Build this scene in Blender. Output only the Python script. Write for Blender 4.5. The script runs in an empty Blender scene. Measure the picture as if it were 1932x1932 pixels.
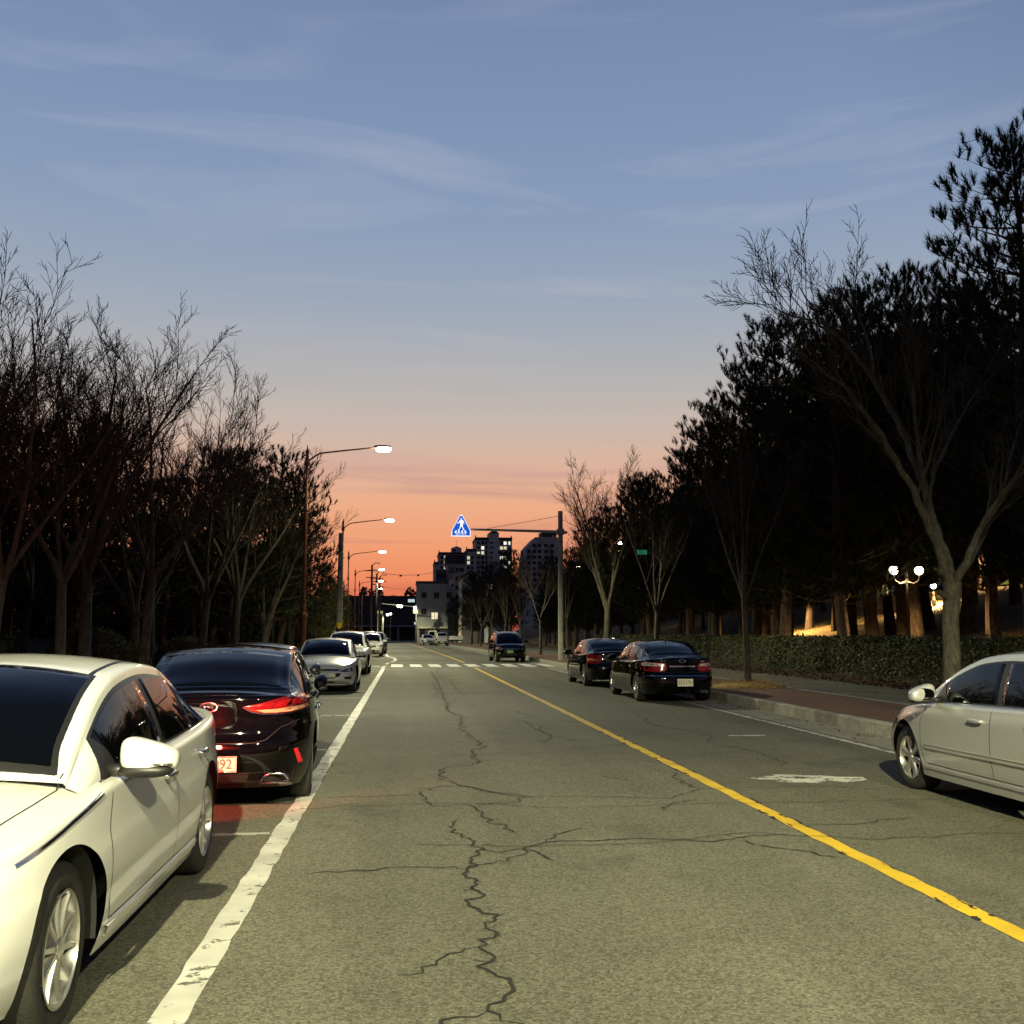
import bpy, bmesh, math, random
import numpy as np
from mathutils import Vector, Matrix
from mathutils.bvhtree import BVHTree

PI = math.pi
R = math.radians
scene = bpy.context.scene
COL = scene.collection

# ------------------------------------------------------------------ camera
CAM_H, YAW, PITCH, FOC, MID = 1.57, R(5.93), R(6.75), 1935.0, 966.0
cam_data = bpy.data.cameras.new('camera')
cam_data.sensor_width = 36.0
cam_data.lens = 36.0 * FOC / 1932.0
cam_data.clip_start = 0.05
cam_data.clip_end = 3000
cam = bpy.data.objects.new('camera', cam_data)
COL.objects.link(cam)
cam.location = (0, 0, CAM_H)
cam.rotation_euler = (PI / 2 + PITCH, 0, -YAW)
scene.camera = cam

# ------------------------------------------------------------------ render look
scene.render.engine = 'CYCLES'
scene.cycles.use_denoising = True
scene.cycles.max_bounces = 6
scene.cycles.diffuse_bounces = 3
scene.cycles.glossy_bounces = 3
scene.cycles.transparent_max_bounces = 6
scene.cycles.sample_clamp_indirect = 6.0
scene.cycles.caustics_reflective = False
scene.cycles.caustics_refractive = False
scene.view_settings.view_transform = 'Standard'
scene.view_settings.look = 'None'
scene.view_settings.gamma = 1.0
scene.view_settings.exposure = 0.0


def lin(c):
    return tuple(((x / 255) / 12.92 if x / 255 <= .04045 else ((x / 255 + .055) / 1.055) ** 2.4) for x in c)


# ------------------------------------------------------------------ dusk sky
world = bpy.data.worlds.new('World')
scene.world = world
world.use_nodes = True
wn, wl = world.node_tree.nodes, world.node_tree.links
wn.clear()
SUN_AZ = R(-6.0)            # the sun has set a little left of the road's end


def wnode(t, **kw):
    n = wn.new(t)
    for k, v in kw.items():
        setattr(n, k, v)
    return n


def wmath(op, a, b=None, clamp=False):
    n = wnode('ShaderNodeMath', operation=op, use_clamp=clamp)
    for i, v in enumerate((a, b)):
        if v is None:
            continue
        if isinstance(v, (int, float)):
            n.inputs[i].default_value = v
        else:
            wl.new(v, n.inputs[i])
    return n.outputs[0]


def wramp(fac, stops):
    n = wnode('ShaderNodeValToRGB')
    n.color_ramp.interpolation = 'B_SPLINE' if False else 'LINEAR'
    els = n.color_ramp.elements
    while len(els) > 1:
        els.remove(els[-1])
    for i, (p, c) in enumerate(stops):
        e = els[0] if i == 0 else els.new(p)
        e.position = p
        e.color = (*lin(c), 1)
    wl.new(fac, n.inputs[0])
    return n.outputs[0]


tc = wnode('ShaderNodeTexCoord')
nrm = wnode('ShaderNodeVectorMath', operation='NORMALIZE')
wl.new(tc.outputs['Generated'], nrm.inputs[0])
sep = wnode('ShaderNodeSeparateXYZ')
wl.new(nrm.outputs[0], sep.inputs[0])
zc = wmath('MAXIMUM', sep.outputs[2], 0.0)
zpos = wmath('MULTIPLY', zc, 1.25)
# afterglow, strongest low over the place where the sun went down
glow = wramp(zpos, [(z * 1.25, c) for z, c in (
    (0.0, (212, 92, 74)), (.028, (230, 112, 84)), (.056, (240, 141, 100)), (.09, (242, 160, 118)), (.125, (237, 173, 136)), (.154, (226, 180, 154)),
    (.18, (212, 182, 164)), (.21, (197, 184, 176)), (.236, (184, 180, 178)), (.265, (174, 176, 181)), (.314, (157, 169, 187)), (.385, (138, 158, 187)),
    (.455, (128, 150, 183)), (.54, (118, 139, 175)), (.64, (80, 102, 144)), (.8, (36, 50, 84)))])
# away from the sunset the sky has already gone dark
cool = wramp(zpos, [(0.0, (58, 52, 62)), (.06, (70, 63, 72)), (.15, (78, 74, 86)), (.25, (74, 78, 94)),
                    (.36, (66, 76, 98)), (.48, (58, 72, 100)), (.68, (46, 62, 96)), (1.0, (36, 50, 84))])
hx = wmath('MULTIPLY', sep.outputs[0], math.sin(SUN_AZ))
hy = wmath('MULTIPLY', sep.outputs[1], math.cos(SUN_AZ))
toward = wmath('MULTIPLY', wmath('ADD', wmath('ADD', hx, hy), 0.42), 0.85, True)
toward = wmath('POWER', toward, 2.2)
mixsky = wnode('ShaderNodeMix', data_type='RGBA')
wl.new(toward, mixsky.inputs[0])
wl.new(cool, mixsky.inputs[6])
wl.new(glow, mixsky.inputs[7])
# thin streaks of high cloud: noise over bearing and height above the horizon, drawn out into wisps
az = wmath('ARCTAN2', sep.outputs[0], sep.outputs[1])
el = wmath('ARCSINE', sep.outputs[2])
comb = wnode('ShaderNodeCombineXYZ')
wl.new(az, comb.inputs[0])
wl.new(el, comb.inputs[1])


def wisps(rot, scl, off, thr, gain, dist):
    mp = wnode('ShaderNodeMapping')
    mp.inputs['Rotation'].default_value = (0, 0, R(rot))
    mp.inputs['Scale'].default_value = (*scl, 1)
    mp.inputs['Location'].default_value = (*off, 0)
    wl.new(comb.outputs[0], mp.inputs[0])
    nz = wnode('ShaderNodeTexNoise')
    nz.inputs['Scale'].default_value = 1.0
    nz.inputs['Detail'].default_value = 8
    nz.inputs['Roughness'].default_value = .55
    nz.inputs['Distortion'].default_value = dist
    wl.new(mp.outputs[0], nz.inputs[0])
    return wmath('MULTIPLY', wmath('SUBTRACT', nz.outputs[0], thr), gain, True)


low_mask = wmath('MULTIPLY', wmath('SUBTRACT', .24, zc), 9.0, True)
hi_mask = wmath('MULTIPLY', wmath('SUBTRACT', zc, .16), 7.0, True)
lowc = wmath('MULTIPLY', wisps(-7, (2.6, 30.0), (1.3, 4.2), .47, 6.0, .7), wmath('MULTIPLY', low_mask, .75))
hic = wmath('MULTIPLY', wisps(17, (2.2, 15.0), (2.9, 5.3), .515, 5.0, .9), wmath('MULTIPLY', hi_mask, .45))
cl = wmath('MAXIMUM', lowc, hic)
cloudcol = wramp(zpos, [(0.0, (160, 88, 86)), (.07, (180, 110, 104)), (.13, (190, 132, 122)), (.19, (196, 150, 142)), (.25, (206, 178, 172)),
                        (.33, (202, 192, 194)), (.45, (188, 190, 202)), (.6, (164, 174, 198)), (1.0, (48, 62, 96))])
mixcl = wnode('ShaderNodeMix', data_type='RGBA')
wl.new(cl, mixcl.inputs[0])
wl.new(mixsky.outputs[2], mixcl.inputs[6])
wl.new(cloudcol, mixcl.inputs[7])
sky = wnode('ShaderNodeTexSky', sky_type='NISHITA')
sky.sun_disc = False
sky.sun_elevation = R(-2.0)
sky.sun_rotation = SUN_AZ
bg1 = wnode('ShaderNodeBackground')
wl.new(mixcl.outputs[2], bg1.inputs[0])
bg1.inputs[1].default_value = 0.97
bg2 = wnode('ShaderNodeBackground')
wl.new(sky.outputs[0], bg2.inputs[0])
bg2.inputs[1].default_value = 0.03
addw = wnode('ShaderNodeAddShader')
wl.new(bg1.outputs[0], addw.inputs[0])
wl.new(bg2.outputs[0], addw.inputs[1])
wout = wnode('ShaderNodeOutputWorld')
wl.new(addw.outputs[0], wout.inputs[0])

# ------------------------------------------------------------------ small helpers
_f = Vector((math.sin(YAW) * math.cos(PITCH), math.cos(YAW) * math.cos(PITCH), math.sin(PITCH)))
_r = Vector((math.cos(YAW), -math.sin(YAW), 0))
_u = _r.cross(_f)


def ray(px, py):
    return _f + (px - MID) / FOC * _r - (py - MID) / FOC * _u


def gnd(px, py, z=0.0):
    """place on the level z that the photograph shows at a point of its 1932-pixel version"""
    d = ray(px, py)
    return d * ((z - CAM_H) / d.z) + Vector((0, 0, CAM_H))


def at_y(px, py, Y):
    d = ray(px, py)
    return d * (Y / d.y) + Vector((0, 0, CAM_H))


def bend(Y):
    """sideways drift of the road: past the crossing it swings slowly to the left"""
    return 0.0 if Y < 52 else -0.0262 * (Y - 52) ** 2 / (Y - 52 + 16)


def obj(name, mesh, mat=None, parent=None, loc=None):
    o = bpy.data.objects.new(name, mesh)
    COL.objects.link(o)
    if mat is not None and mesh is not None and not mesh.materials:
        mesh.materials.append(mat)
    if parent is not None:
        o.parent = parent
    if loc is not None:
        o.location = loc
    return o


def tag(o, label, cat, group=None, kind=None):
    o['label'] = label
    if cat:
        o['category'] = cat
    if group:
        o['group'] = group
    if kind:
        o['kind'] = kind
    return o


def struct(o):
    o['kind'] = 'structure'
    return o


def empty(name, loc=(0, 0, 0), rz=0.0, parent=None):
    o = bpy.data.objects.new(name, None)
    o.empty_display_size = .2
    COL.objects.link(o)
    o.location = loc
    o.rotation_euler = (0, 0, rz)
    if parent is not None:
        o.parent = parent
    return o


def link(o):
    COL.objects.link(o)
    return o


def dup(root, loc, rz, scale=1.0):
    """a copy of a thing with copies of its parts and sub-parts; meshes are shared"""
    r = link(root.copy())
    r.location = loc
    r.rotation_euler = (0, 0, rz)
    r.scale = (scale, scale, scale) if isinstance(scale, (int, float)) else scale
    for ch in list(root.children):
        c = link(ch.copy())
        c.parent = r
        for g in list(ch.children):
            d = link(g.copy())
            d.parent = c
    return r


class MB:
    """collects shapes for one mesh"""

    def __init__(self):
        self.v, self.f = [], []

    def add(self, v, f):
        o = len(self.v)
        self.v.extend([tuple(p) for p in v])
        self.f.extend([tuple(i + o for i in q) for q in f])
        return self

    def box(self, c, s, rz=0.0, taper=1.0):
        x, y, z = s[0] / 2, s[1] / 2, s[2] / 2
        ca, sa = math.cos(rz), math.sin(rz)
        vs = []
        for dz in (-1, 1):
            k = 1.0 if dz < 0 else taper
            for dx, dy in ((-1, -1), (1, -1), (1, 1), (-1, 1)):
                px, py = dx * x * k, dy * y * k
                vs.append((c[0] + px * ca - py * sa, c[1] + px * sa + py * ca, c[2] + dz * z))
        return self.add(vs, [(3, 2, 1, 0), (4, 5, 6, 7), (0, 1, 5, 4), (1, 2, 6, 5), (2, 3, 7, 6), (3, 0, 4, 7)])

    def tube(self, pts, rad, n=6, cap=True):
        pts = [Vector(p) for p in pts]
        if isinstance(rad, (int, float)):
            rad = [rad] * len(pts)
        vs, fs = [], []
        up = Vector((0, 0, 1)) if abs((pts[1] - pts[0]).normalized().z) < .95 else Vector((1, 0, 0))
        a = None
        for i, p in enumerate(pts):
            t = (pts[min(i + 1, len(pts) - 1)] - pts[max(i - 1, 0)]).normalized()
            a = (up - t * up.dot(t)).normalized() if a is None else (a - t * a.dot(t)).normalized()
            b = t.cross(a)
            for k in range(n):
                w = 2 * PI * k / n
                vs.append(p + (a * math.cos(w) + b * math.sin(w)) * rad[i])
        for i in range(len(pts) - 1):
            for k in range(n):
                fs.append((i * n + k, i * n + (k + 1) % n, (i + 1) * n + (k + 1) % n, (i + 1) * n + k))
        if cap:
            fs.append(tuple(range(n - 1, -1, -1)))
            fs.append(tuple(range((len(pts) - 1) * n, len(pts) * n)))
        return self.add(vs, fs)

    def lathe(self, prof, n=16, c=(0, 0, 0), axis='z'):
        vs, fs = [], []
        for (r, z) in prof:
            for k in range(n):
                w = 2 * PI * k / n
                if axis == 'z':
                    vs.append((c[0] + r * math.cos(w), c[1] + r * math.sin(w), c[2] + z))
                else:
                    vs.append((c[0] + r * math.cos(w), c[1] + z, c[2] + r * math.sin(w)))
        for i in range(len(prof) - 1):
            for k in range(n):
                q = (i * n + k, i * n + (k + 1) % n, (i + 1) * n + (k + 1) % n, (i + 1) * n + k)
                fs.append(q if axis == 'z' else q[::-1])
        return self.add(vs, fs)

    def blob(self, c, r, e1=2.0, e2=2.0, n=14, m=8):
        """superellipsoid"""
        def sp(v, e):
            return math.copysign(abs(v) ** (2 / e), v)
        vs, fs = [], []
        for i in range(m + 1):
            ph = -PI / 2 + PI * i / m
            for k in range(n):
                w = 2 * PI * k / n
                vs.append((c[0] + r[0] * sp(math.cos(ph), e1) * sp(math.cos(w), e2),
                           c[1] + r[1] * sp(math.cos(ph), e1) * sp(math.sin(w), e2),
                           c[2] + r[2] * sp(math.sin(ph), e1)))
        for i in range(m):
            for k in range(n):
                fs.append((i * n + k, i * n + (k + 1) % n, (i + 1) * n + (k + 1) % n, (i + 1) * n + k))
        return self.add(vs, fs)

    def prism(self, poly, y0, y1):
        """polygon in (x, z) pushed from y0 to y1"""
        n = len(poly)
        vs = [(p[0], y0, p[1]) for p in poly] + [(p[0], y1, p[1]) for p in poly]
        fs = [tuple(range(n)), tuple(range(2 * n - 1, n - 1, -1))]
        fs += [(i, i + n, (i + 1) % n + n, (i + 1) % n) for i in range(n)]
        return self.add(vs, fs)

    def mesh(self, name, smooth=False, angle=None):
        me = bpy.data.meshes.new(name)
        me.from_pydata(self.v, [], self.f)
        if smooth:
            me.polygons.foreach_set('use_smooth', [True] * len(me.polygons))
            if angle:
                me.set_sharp_from_angle(angle=R(angle))
        me.update()
        return me

    def build(self, name, mat, parent=None, smooth=False, angle=None, loc=None):
        return obj(name, self.mesh(name, smooth, angle), mat, parent, loc)


def fix_normals(o):
    bm = bmesh.new()
    bm.from_mesh(o.data)
    bmesh.ops.recalc_face_normals(bm, faces=bm.faces)
    bm.to_mesh(o.data)
    bm.free()
    return o


def spline(pts):
    """monotone cubic through (x, y) points"""
    xs = np.array([p[0] for p in pts], float)
    ys = np.array([p[1] for p in pts], float)
    h = np.diff(xs)
    dl = np.diff(ys) / h
    m = np.zeros(len(xs))
    m[0], m[-1] = dl[0], dl[-1]
    for i in range(1, len(xs) - 1):
        if dl[i - 1] * dl[i] > 0:
            w1, w2 = 2 * h[i] + h[i - 1], h[i] + 2 * h[i - 1]
            m[i] = (w1 + w2) / (w1 / dl[i - 1] + w2 / dl[i])

    def f(x):
        x = min(max(x, xs[0]), xs[-1])
        i = int(min(max(np.searchsorted(xs, x) - 1, 0), len(h) - 1))
        t = (x - xs[i]) / h[i]
        return float((2 * t ** 3 - 3 * t ** 2 + 1) * ys[i] + (t ** 3 - 2 * t ** 2 + t) * h[i] * m[i]
                     + (-2 * t ** 3 + 3 * t ** 2) * ys[i + 1] + (t ** 3 - t ** 2) * h[i] * m[i + 1])
    return f


# ------------------------------------------------------------------ materials
def material(name, color, rough=.6, metal=0.0, coat=0.0, emit=None, emit_s=0.0, spec=.5, coat_rough=.04):
    m = bpy.data.materials.new(name)
    m.use_nodes = True
    p = m.node_tree.nodes['Principled BSDF']
    p.inputs['Base Color'].default_value = (*color, 1)
    p.inputs['Roughness'].default_value = rough
    p.inputs['Metallic'].default_value = metal
    p.inputs['Coat Weight'].default_value = coat
    p.inputs['Coat Roughness'].default_value = coat_rough
    p.inputs['Specular IOR Level'].default_value = spec
    if emit:
        p.inputs['Emission Color'].default_value = (*emit, 1)
        p.inputs['Emission Strength'].default_value = emit_s
    return m


def textured(name, stops, scale=5.0, rough=.8, bump=.3, detail=6, stretch=(1, 1, 1), fine=None, bump_scale=None,
             spec=.3, bump_dist=.02, metal=0.0, rnoise=0.0):
    """noise-coloured surface with relief; stops = [(pos, colour)], fine = (scale, strength) speckle"""
    m = bpy.data.materials.new(name)
    m.use_nodes = True
    nt = m.node_tree
    p = nt.nodes['Principled BSDF']
    tcn = nt.nodes.new('ShaderNodeTexCoord')
    mpn = nt.nodes.new('ShaderNodeMapping')
    mpn.inputs['Scale'].default_value = stretch
    nt.links.new(tcn.outputs['Object'], mpn.inputs[0])
    n1 = nt.nodes.new('ShaderNodeTexNoise')
    n1.inputs['Scale'].default_value = scale
    n1.inputs['Detail'].default_value = detail
    n1.inputs['Roughness'].default_value = .6
    nt.links.new(mpn.outputs[0], n1.inputs[0])
    rp = nt.nodes.new('ShaderNodeValToRGB')
    els = rp.color_ramp.elements
    while len(els) > 1:
        els.remove(els[-1])
    for i, (pos, c) in enumerate(stops):
        e = els[0] if i == 0 else els.new(pos)
        e.position = pos
        e.color = (*c, 1)
    nt.links.new(n1.outputs[0], rp.inputs[0])
    colout = rp.outputs[0]
    n2 = nt.nodes.new('ShaderNodeTexNoise')
    n2.inputs['Scale'].default_value = (fine[0] if fine else (bump_scale or scale * 6))
    n2.inputs['Detail'].default_value = 3
    nt.links.new(mpn.outputs[0], n2.inputs[0])
    if fine:
        mx = nt.nodes.new('ShaderNodeMix')
        mx.data_type = 'RGBA'
        mx.blend_type = 'OVERLAY'
        mx.inputs[0].default_value = fine[1]
        nt.links.new(colout, mx.inputs[6])
        ct = nt.nodes.new('ShaderNodeMapRange')
        ct.inputs[1].default_value = .3
        ct.inputs[2].default_value = .7
        nt.links.new(n2.outputs[0], ct.inputs[0])
        nt.links.new(ct.outputs[0], mx.inputs[7])
        colout = mx.outputs[2]
    nt.links.new(colout, p.inputs['Base Color'])
    p.inputs['Roughness'].default_value = rough
    p.inputs['Metallic'].default_value = metal
    p.inputs['Specular IOR Level'].default_value = spec
    if bump:
        b = nt.nodes.new('ShaderNodeBump')
        b.inputs['Strength'].default_value = bump
        b.inputs['Distance'].default_value = bump_dist
        nt.links.new(n2.outputs[0], b.inputs['Height'])
        nt.links.new(b.outputs[0], p.inputs['Normal'])
    return m


def worn_paint(name, color, wear=.42, scale=9.0, rough=.6, dirt=.6):
    """road paint flaking off: bare patches let the asphalt below show"""
    m = bpy.data.materials.new(name)
    m.use_nodes = True
    nt = m.node_tree
    p = nt.nodes['Principled BSDF']
    out = nt.nodes['Material Output']
    tcn = nt.nodes.new('ShaderNodeTexCoord')
    n1 = nt.nodes.new('ShaderNodeTexNoise')
    n1.inputs['Scale'].default_value = scale
    n1.inputs['Detail'].default_value = 9
    n1.inputs['Roughness'].default_value = .68
    nt.links.new(tcn.outputs['Object'], n1.inputs[0])
    n2 = nt.nodes.new('ShaderNodeTexNoise')
    n2.inputs['Scale'].default_value = 2.2
    n2.inputs['Detail'].default_value = 5
    nt.links.new(tcn.outputs['Object'], n2.inputs[0])
    rp = nt.nodes.new('ShaderNodeValToRGB')
    rp.color_ramp.elements[0].position = .3
    rp.color_ramp.elements[0].color = (*[c * dirt for c in color], 1)
    rp.color_ramp.elements[1].position = .65
    rp.color_ramp.elements[1].color = (*color, 1)
    nt.links.new(n2.outputs[0], rp.inputs[0])
    nt.links.new(rp.outputs[0], p.inputs['Base Color'])
    p.inputs['Roughness'].default_value = rough
    mr = nt.nodes.new('ShaderNodeMapRange')
    mr.inputs[1].default_value = wear - .035
    mr.inputs[2].default_value = wear + .035
    nt.links.new(n1.outputs[0], mr.inputs[0])
    tr = nt.nodes.new('ShaderNodeBsdfTransparent')
    ms = nt.nodes.new('ShaderNodeMixShader')
    nt.links.new(mr.outputs[0], ms.inputs[0])
    nt.links.new(tr.outputs[0], ms.inputs[1])
    nt.links.new(p.outputs[0], ms.inputs[2])
    nt.links.new(ms.outputs[0], out.inputs[0])
    return m


def asphalt_material(name, base):
    m = textured(name, [(.25, tuple(c * .80 for c in base)), (.5, base), (.75, tuple(c * 1.16 for c in base))],
                 scale=.45, rough=.82, bump=.06, fine=(84.0, .35), bump_dist=.004, spec=.25)
    # scattered light stones in the tar
    nt = m.node_tree
    p = nt.nodes['Principled BSDF']
    src = p.inputs['Base Color'].links[0].from_socket
    tcn = nt.nodes.new('ShaderNodeTexCoord')
    v = nt.nodes.new('ShaderNodeTexVoronoi')
    v.inputs['Scale'].default_value = 48
    nt.links.new(tcn.outputs['Object'], v.inputs['Vector'])
    mr = nt.nodes.new('ShaderNodeMapRange')
    mr.inputs[1].default_value = .22
    mr.inputs[2].default_value = .10
    nt.links.new(v.outputs['Distance'], mr.inputs[0])
    n = nt.nodes.new('ShaderNodeTexNoise')
    n.inputs['Scale'].default_value = 31
    nt.links.new(tcn.outputs['Object'], n.inputs[0])
    mr2 = nt.nodes.new('ShaderNodeMapRange')
    mr2.inputs[1].default_value = .50
    mr2.inputs[2].default_value = .68
    mr2.inputs[4].default_value = .75
    nt.links.new(n.outputs[0], mr2.inputs[0])
    mu = nt.nodes.new('ShaderNodeMath')
    mu.operation = 'MULTIPLY'
    nt.links.new(mr.outputs[0], mu.inputs[0])
    nt.links.new(mr2.outputs[0], mu.inputs[1])
    mx = nt.nodes.new('ShaderNodeMix')
    mx.data_type = 'RGBA'
    nt.links.new(mu.outputs[0], mx.inputs[0])
    nt.links.new(src, mx.inputs[6])
    mx.inputs[7].default_value = (.34, .33, .28, 1)
    mpt = nt.nodes.new('ShaderNodeMapping')
    mpt.inputs['Scale'].default_value = (1.0, .045, 1)
    nt.links.new(tcn.outputs['Object'], mpt.inputs[0])
    tk = nt.nodes.new('ShaderNodeTexNoise')
    tk.inputs['Scale'].default_value = .95
    tk.inputs['Detail'].default_value = 4
    nt.links.new(mpt.outputs[0], tk.inputs[0])
    st_ = nt.nodes.new('ShaderNodeTexNoise')
    st_.inputs['Scale'].default_value = .9
    st_.inputs['Detail'].default_value = 8
    st_.inputs['Roughness'].default_value = .7
    nt.links.new(tcn.outputs['Object'], st_.inputs[0])
    r1 = nt.nodes.new('ShaderNodeMapRange')
    r1.inputs[1].default_value, r1.inputs[2].default_value, r1.inputs[3].default_value, r1.inputs[4].default_value = .35, .65, .84, 1.12
    nt.links.new(tk.outputs[0], r1.inputs[0])
    r2 = nt.nodes.new('ShaderNodeMapRange')
    r2.inputs[1].default_value, r2.inputs[2].default_value, r2.inputs[3].default_value, r2.inputs[4].default_value = .30, .42, .72, 1.0
    nt.links.new(st_.outputs[0], r2.inputs[0])
    mm = nt.nodes.new('ShaderNodeMath')
    mm.operation = 'MULTIPLY'
    nt.links.new(r1.outputs[0], mm.inputs[0])
    nt.links.new(r2.outputs[0], mm.inputs[1])
    vg = nt.nodes.new('ShaderNodeTexVoronoi')                           # broken aggregate, stone by stone
    vg.inputs['Scale'].default_value = 70
    nt.links.new(tcn.outputs['Object'], vg.inputs['Vector'])
    sg = nt.nodes.new('ShaderNodeSeparateXYZ')
    nt.links.new(vg.outputs['Color'], sg.inputs[0])
    r3 = nt.nodes.new('ShaderNodeMapRange')
    r3.inputs[3].default_value, r3.inputs[4].default_value = .55, 1.42
    nt.links.new(sg.outputs[0], r3.inputs[0])
    m2 = nt.nodes.new('ShaderNodeMath')
    m2.operation = 'MULTIPLY'
    nt.links.new(mm.outputs[0], m2.inputs[0])
    nt.links.new(r3.outputs[0], m2.inputs[1])
    mm = m2
    vm = nt.nodes.new('ShaderNodeVectorMath')
    vm.operation = 'SCALE'
    nt.links.new(mx.outputs[2], vm.inputs[0])
    nt.links.new(mm.outputs[0], vm.inputs['Scale'])
    nt.links.new(vm.outputs[0], p.inputs['Base Color'])
    return m


M = {}
M['asphalt'] = asphalt_material('asphalt', (.119, .115, .088))
M['asphalt_dark'] = asphalt_material('asphalt_side_lane', (.098, .095, .070))
M['crack'] = material('crack_tar', (.012, .011, .010), .9)
M['white_paint'] = worn_paint('white_road_paint', (.62, .61, .56), .40, 7.0)
M['white_thin'] = worn_paint('white_thin_paint', (.58, .57, .52), .44, 7.0)
M['white_cross'] = worn_paint('white_crossing_paint', (.78, .77, .72), .34, 5.0)
M['patch_paint'] = worn_paint('white_scuffed_paint', (.60, .59, .53), .455, 5.0)
M['yellow_paint'] = worn_paint('yellow_road_paint', (.68, .44, .02), .36, 8.0, dirt=.72)
M['concrete'] = textured('kerb_concrete', [(.3, (.20, .19, .165)), (.55, (.30, .29, .25)), (.8, (.36, .35, .31))], 3.0,
                         .85, .5, fine=(40, .35), bump_dist=.01)
M['gutter'] = textured('gutter_concrete', [(.3, (.15, .14, .11)), (.5, (.21, .20, .165)), (.75, (.26, .25, .21))], 1.6,
                       .9, .4, fine=(30, .4), bump_dist=.008)
M['red_paving'] = textured('red_paving', [(.3, (.100, .052, .034)), (.55, (.145, .074, .048)), (.8, (.175, .098, .066))], .9,
                           .85, .4, fine=(50, .35), bump_dist=.006)
M['grey_paving'] = textured('grey_paving', [(.3, (.080, .075, .055)), (.55, (.115, .108, .080)), (.8, (.15, .14, .11))], .9,
                            .85, .4, fine=(45, .35), bump_dist=.006)
M['soil'] = textured('verge_soil', [(.3, (.040, .024, .014)), (.5, (.075, .048, .026)), (.72, (.13, .085, .045))], 3.0, .95,
                     .9, fine=(28, .55), bump_dist=.03)
M['dry_grass_ground'] = textured('dry_grass_ground', [(.3, (.10, .068, .030)), (.5, (.19, .125, .052)), (.72, (.26, .18, .085))],
                                 1.4, .95, .9, fine=(22, .5), bump_dist=.04)
M['wood_floor'] = textured('woodland_floor', [(.3, (.028, .024, .012)), (.5, (.052, .044, .022)), (.72, (.085, .068, .034))],
                           1.5, .95, .9, fine=(20, .5), bump_dist=.04)
M['straw'] = textured('dry_straw', [(.3, (.22, .13, .045)), (.6, (.40, .26, .10)), (.8, (.52, .37, .17))], 9, .9, .3)
M['bark'] = textured('bark', [(.3, (.040, .035, .024)), (.5, (.072, .064, .046)), (.72, (.120, .108, .080))], 9.0, .9, .8,
                     stretch=(1, 1, .35), fine=(34, .4), bump_dist=.02)
M['bark_thin'] = material('twig_bark', (.060, .047, .033), .9, spec=.15)
M['pine_bark'] = textured('pine_bark', [(.3, (.040, .028, .020)), (.5, (.075, .050, .034)), (.72, (.13, .088, .060))], 7.0, .95,
                          .9, stretch=(1, 1, .3), fine=(24, .5), bump_dist=.03)
M['needle'] = textured('pine_needles', [(.3, (.012, .020, .008)), (.5, (.020, .032, .012)), (.75, (.034, .046, .018))], .9, .7,
                       0, spec=.12)
M['needle_light'] = textured('young_conifer_needles', [(.3, (.075, .088, .018)), (.5, (.12, .13, .026)), (.75, (.17, .175, .04))],
                             .9, .7, 0, spec=.2)
M['leaf'] = textured('hedge_leaf', [(.3, (.028, .036, .012)), (.5, (.050, .060, .018)), (.75, (.095, .090, .034))], 2.5, .55, 0,
                     spec=.3)
M['leaf_dead'] = material('dead_leaf', (.060, .035, .018), .8)
M['hedge_core'] = material('hedge_inner_twigs', (.020, .017, .010), .95)
M['tyre'] = textured('tyre_rubber', [(.3, (.016, .016, .015)), (.7, (.026, .025, .023))], 14, .75, .25)
M['liner'] = material('wheel_arch_liner', (.008, .008, .008), .95)
M['plastic'] = material('black_plastic', (.012, .012, .012), .45)
M['rim'] = material('alloy_rim', (.52, .51, .48), .24, .85)
M['rim_dark'] = material('rim_shadow_gap', (.02, .02, .02), .6)
M['chrome'] = material('chrome', (.80, .79, .77), .10, 1.0)
M['glass'] = material('tinted_car_glass', (.0014, .0018, .0024), .02, 0, 0.0, spec=.42)
M['glass_blue'] = material('blue_tinted_car_glass', (.007, .019, .023), .05, 0, 0.0, spec=.5)
M['seam'] = material('panel_gap', (.004, .004, .004), .9)
M['paint_white'] = material('white_car_paint', (.60, .60, .58), .32, 0, 1.0)
M['paint_black'] = material('black_car_paint', (.0009, .0009, .001), .6, 0, 1.0, spec=.0)
M['paint_silver'] = material('silver_car_paint', (.45, .455, .455), .36, .45, 1.0)
M['paint_grey'] = material('dark_grey_car_paint', (.035, .037, .036), .32, .4, 1.0)
M['lens_red'] = material('red_tail_lens', (.20, .004, .006), .10, 0, 1.0, emit=(1, .02, .02), emit_s=.02)
M['lens_dark_red'] = material('dark_red_lens', (.10, .003, .004), .10, 0, 1.0)
M['lens_amber'] = material('amber_clear_lens', (.62, .30, .17), .14, .2, 1.0)
M['lens_clear'] = material('clear_lamp_lens', (.70, .66, .58), .12, .35, 1.0)
M['lens_head'] = material('headlamp_lens', (.10, .10, .10), .05, .3, 1.0)
M['reflector'] = material('red_reflector', (.70, .012, .016), .18, 0, .6, emit=(1, .02, .02), emit_s=.12)
M['tail_lit'] = material('lit_tail_lamp', (.5, .01, .01), .2, 0, .5, emit=(1, .05, .03), emit_s=3.5)
M['plate_white'] = material('number_plate_white', (.72, .70, .60), .45)
M['plate_shaded'] = material('shaded_number_plate', (.34, .32, .29), .5)  # darker copy of the plate white: shade put into the colour
M['plate_green'] = material('number_plate_green', (.16, .30, .10), .45)
M['ink'] = material('plate_ink', (.014, .014, .016), .6)
M['ink_white'] = material('plate_white_ink', (.7, .7, .65), .6)
M['copper'] = textured('copper_lamp_paint', [(.3, (.14, .050, .018)), (.55, (.24, .090, .030)), (.8, (.32, .13, .05))], 5.0, .38, .15,
                       metal=.35, spec=.5)
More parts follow.
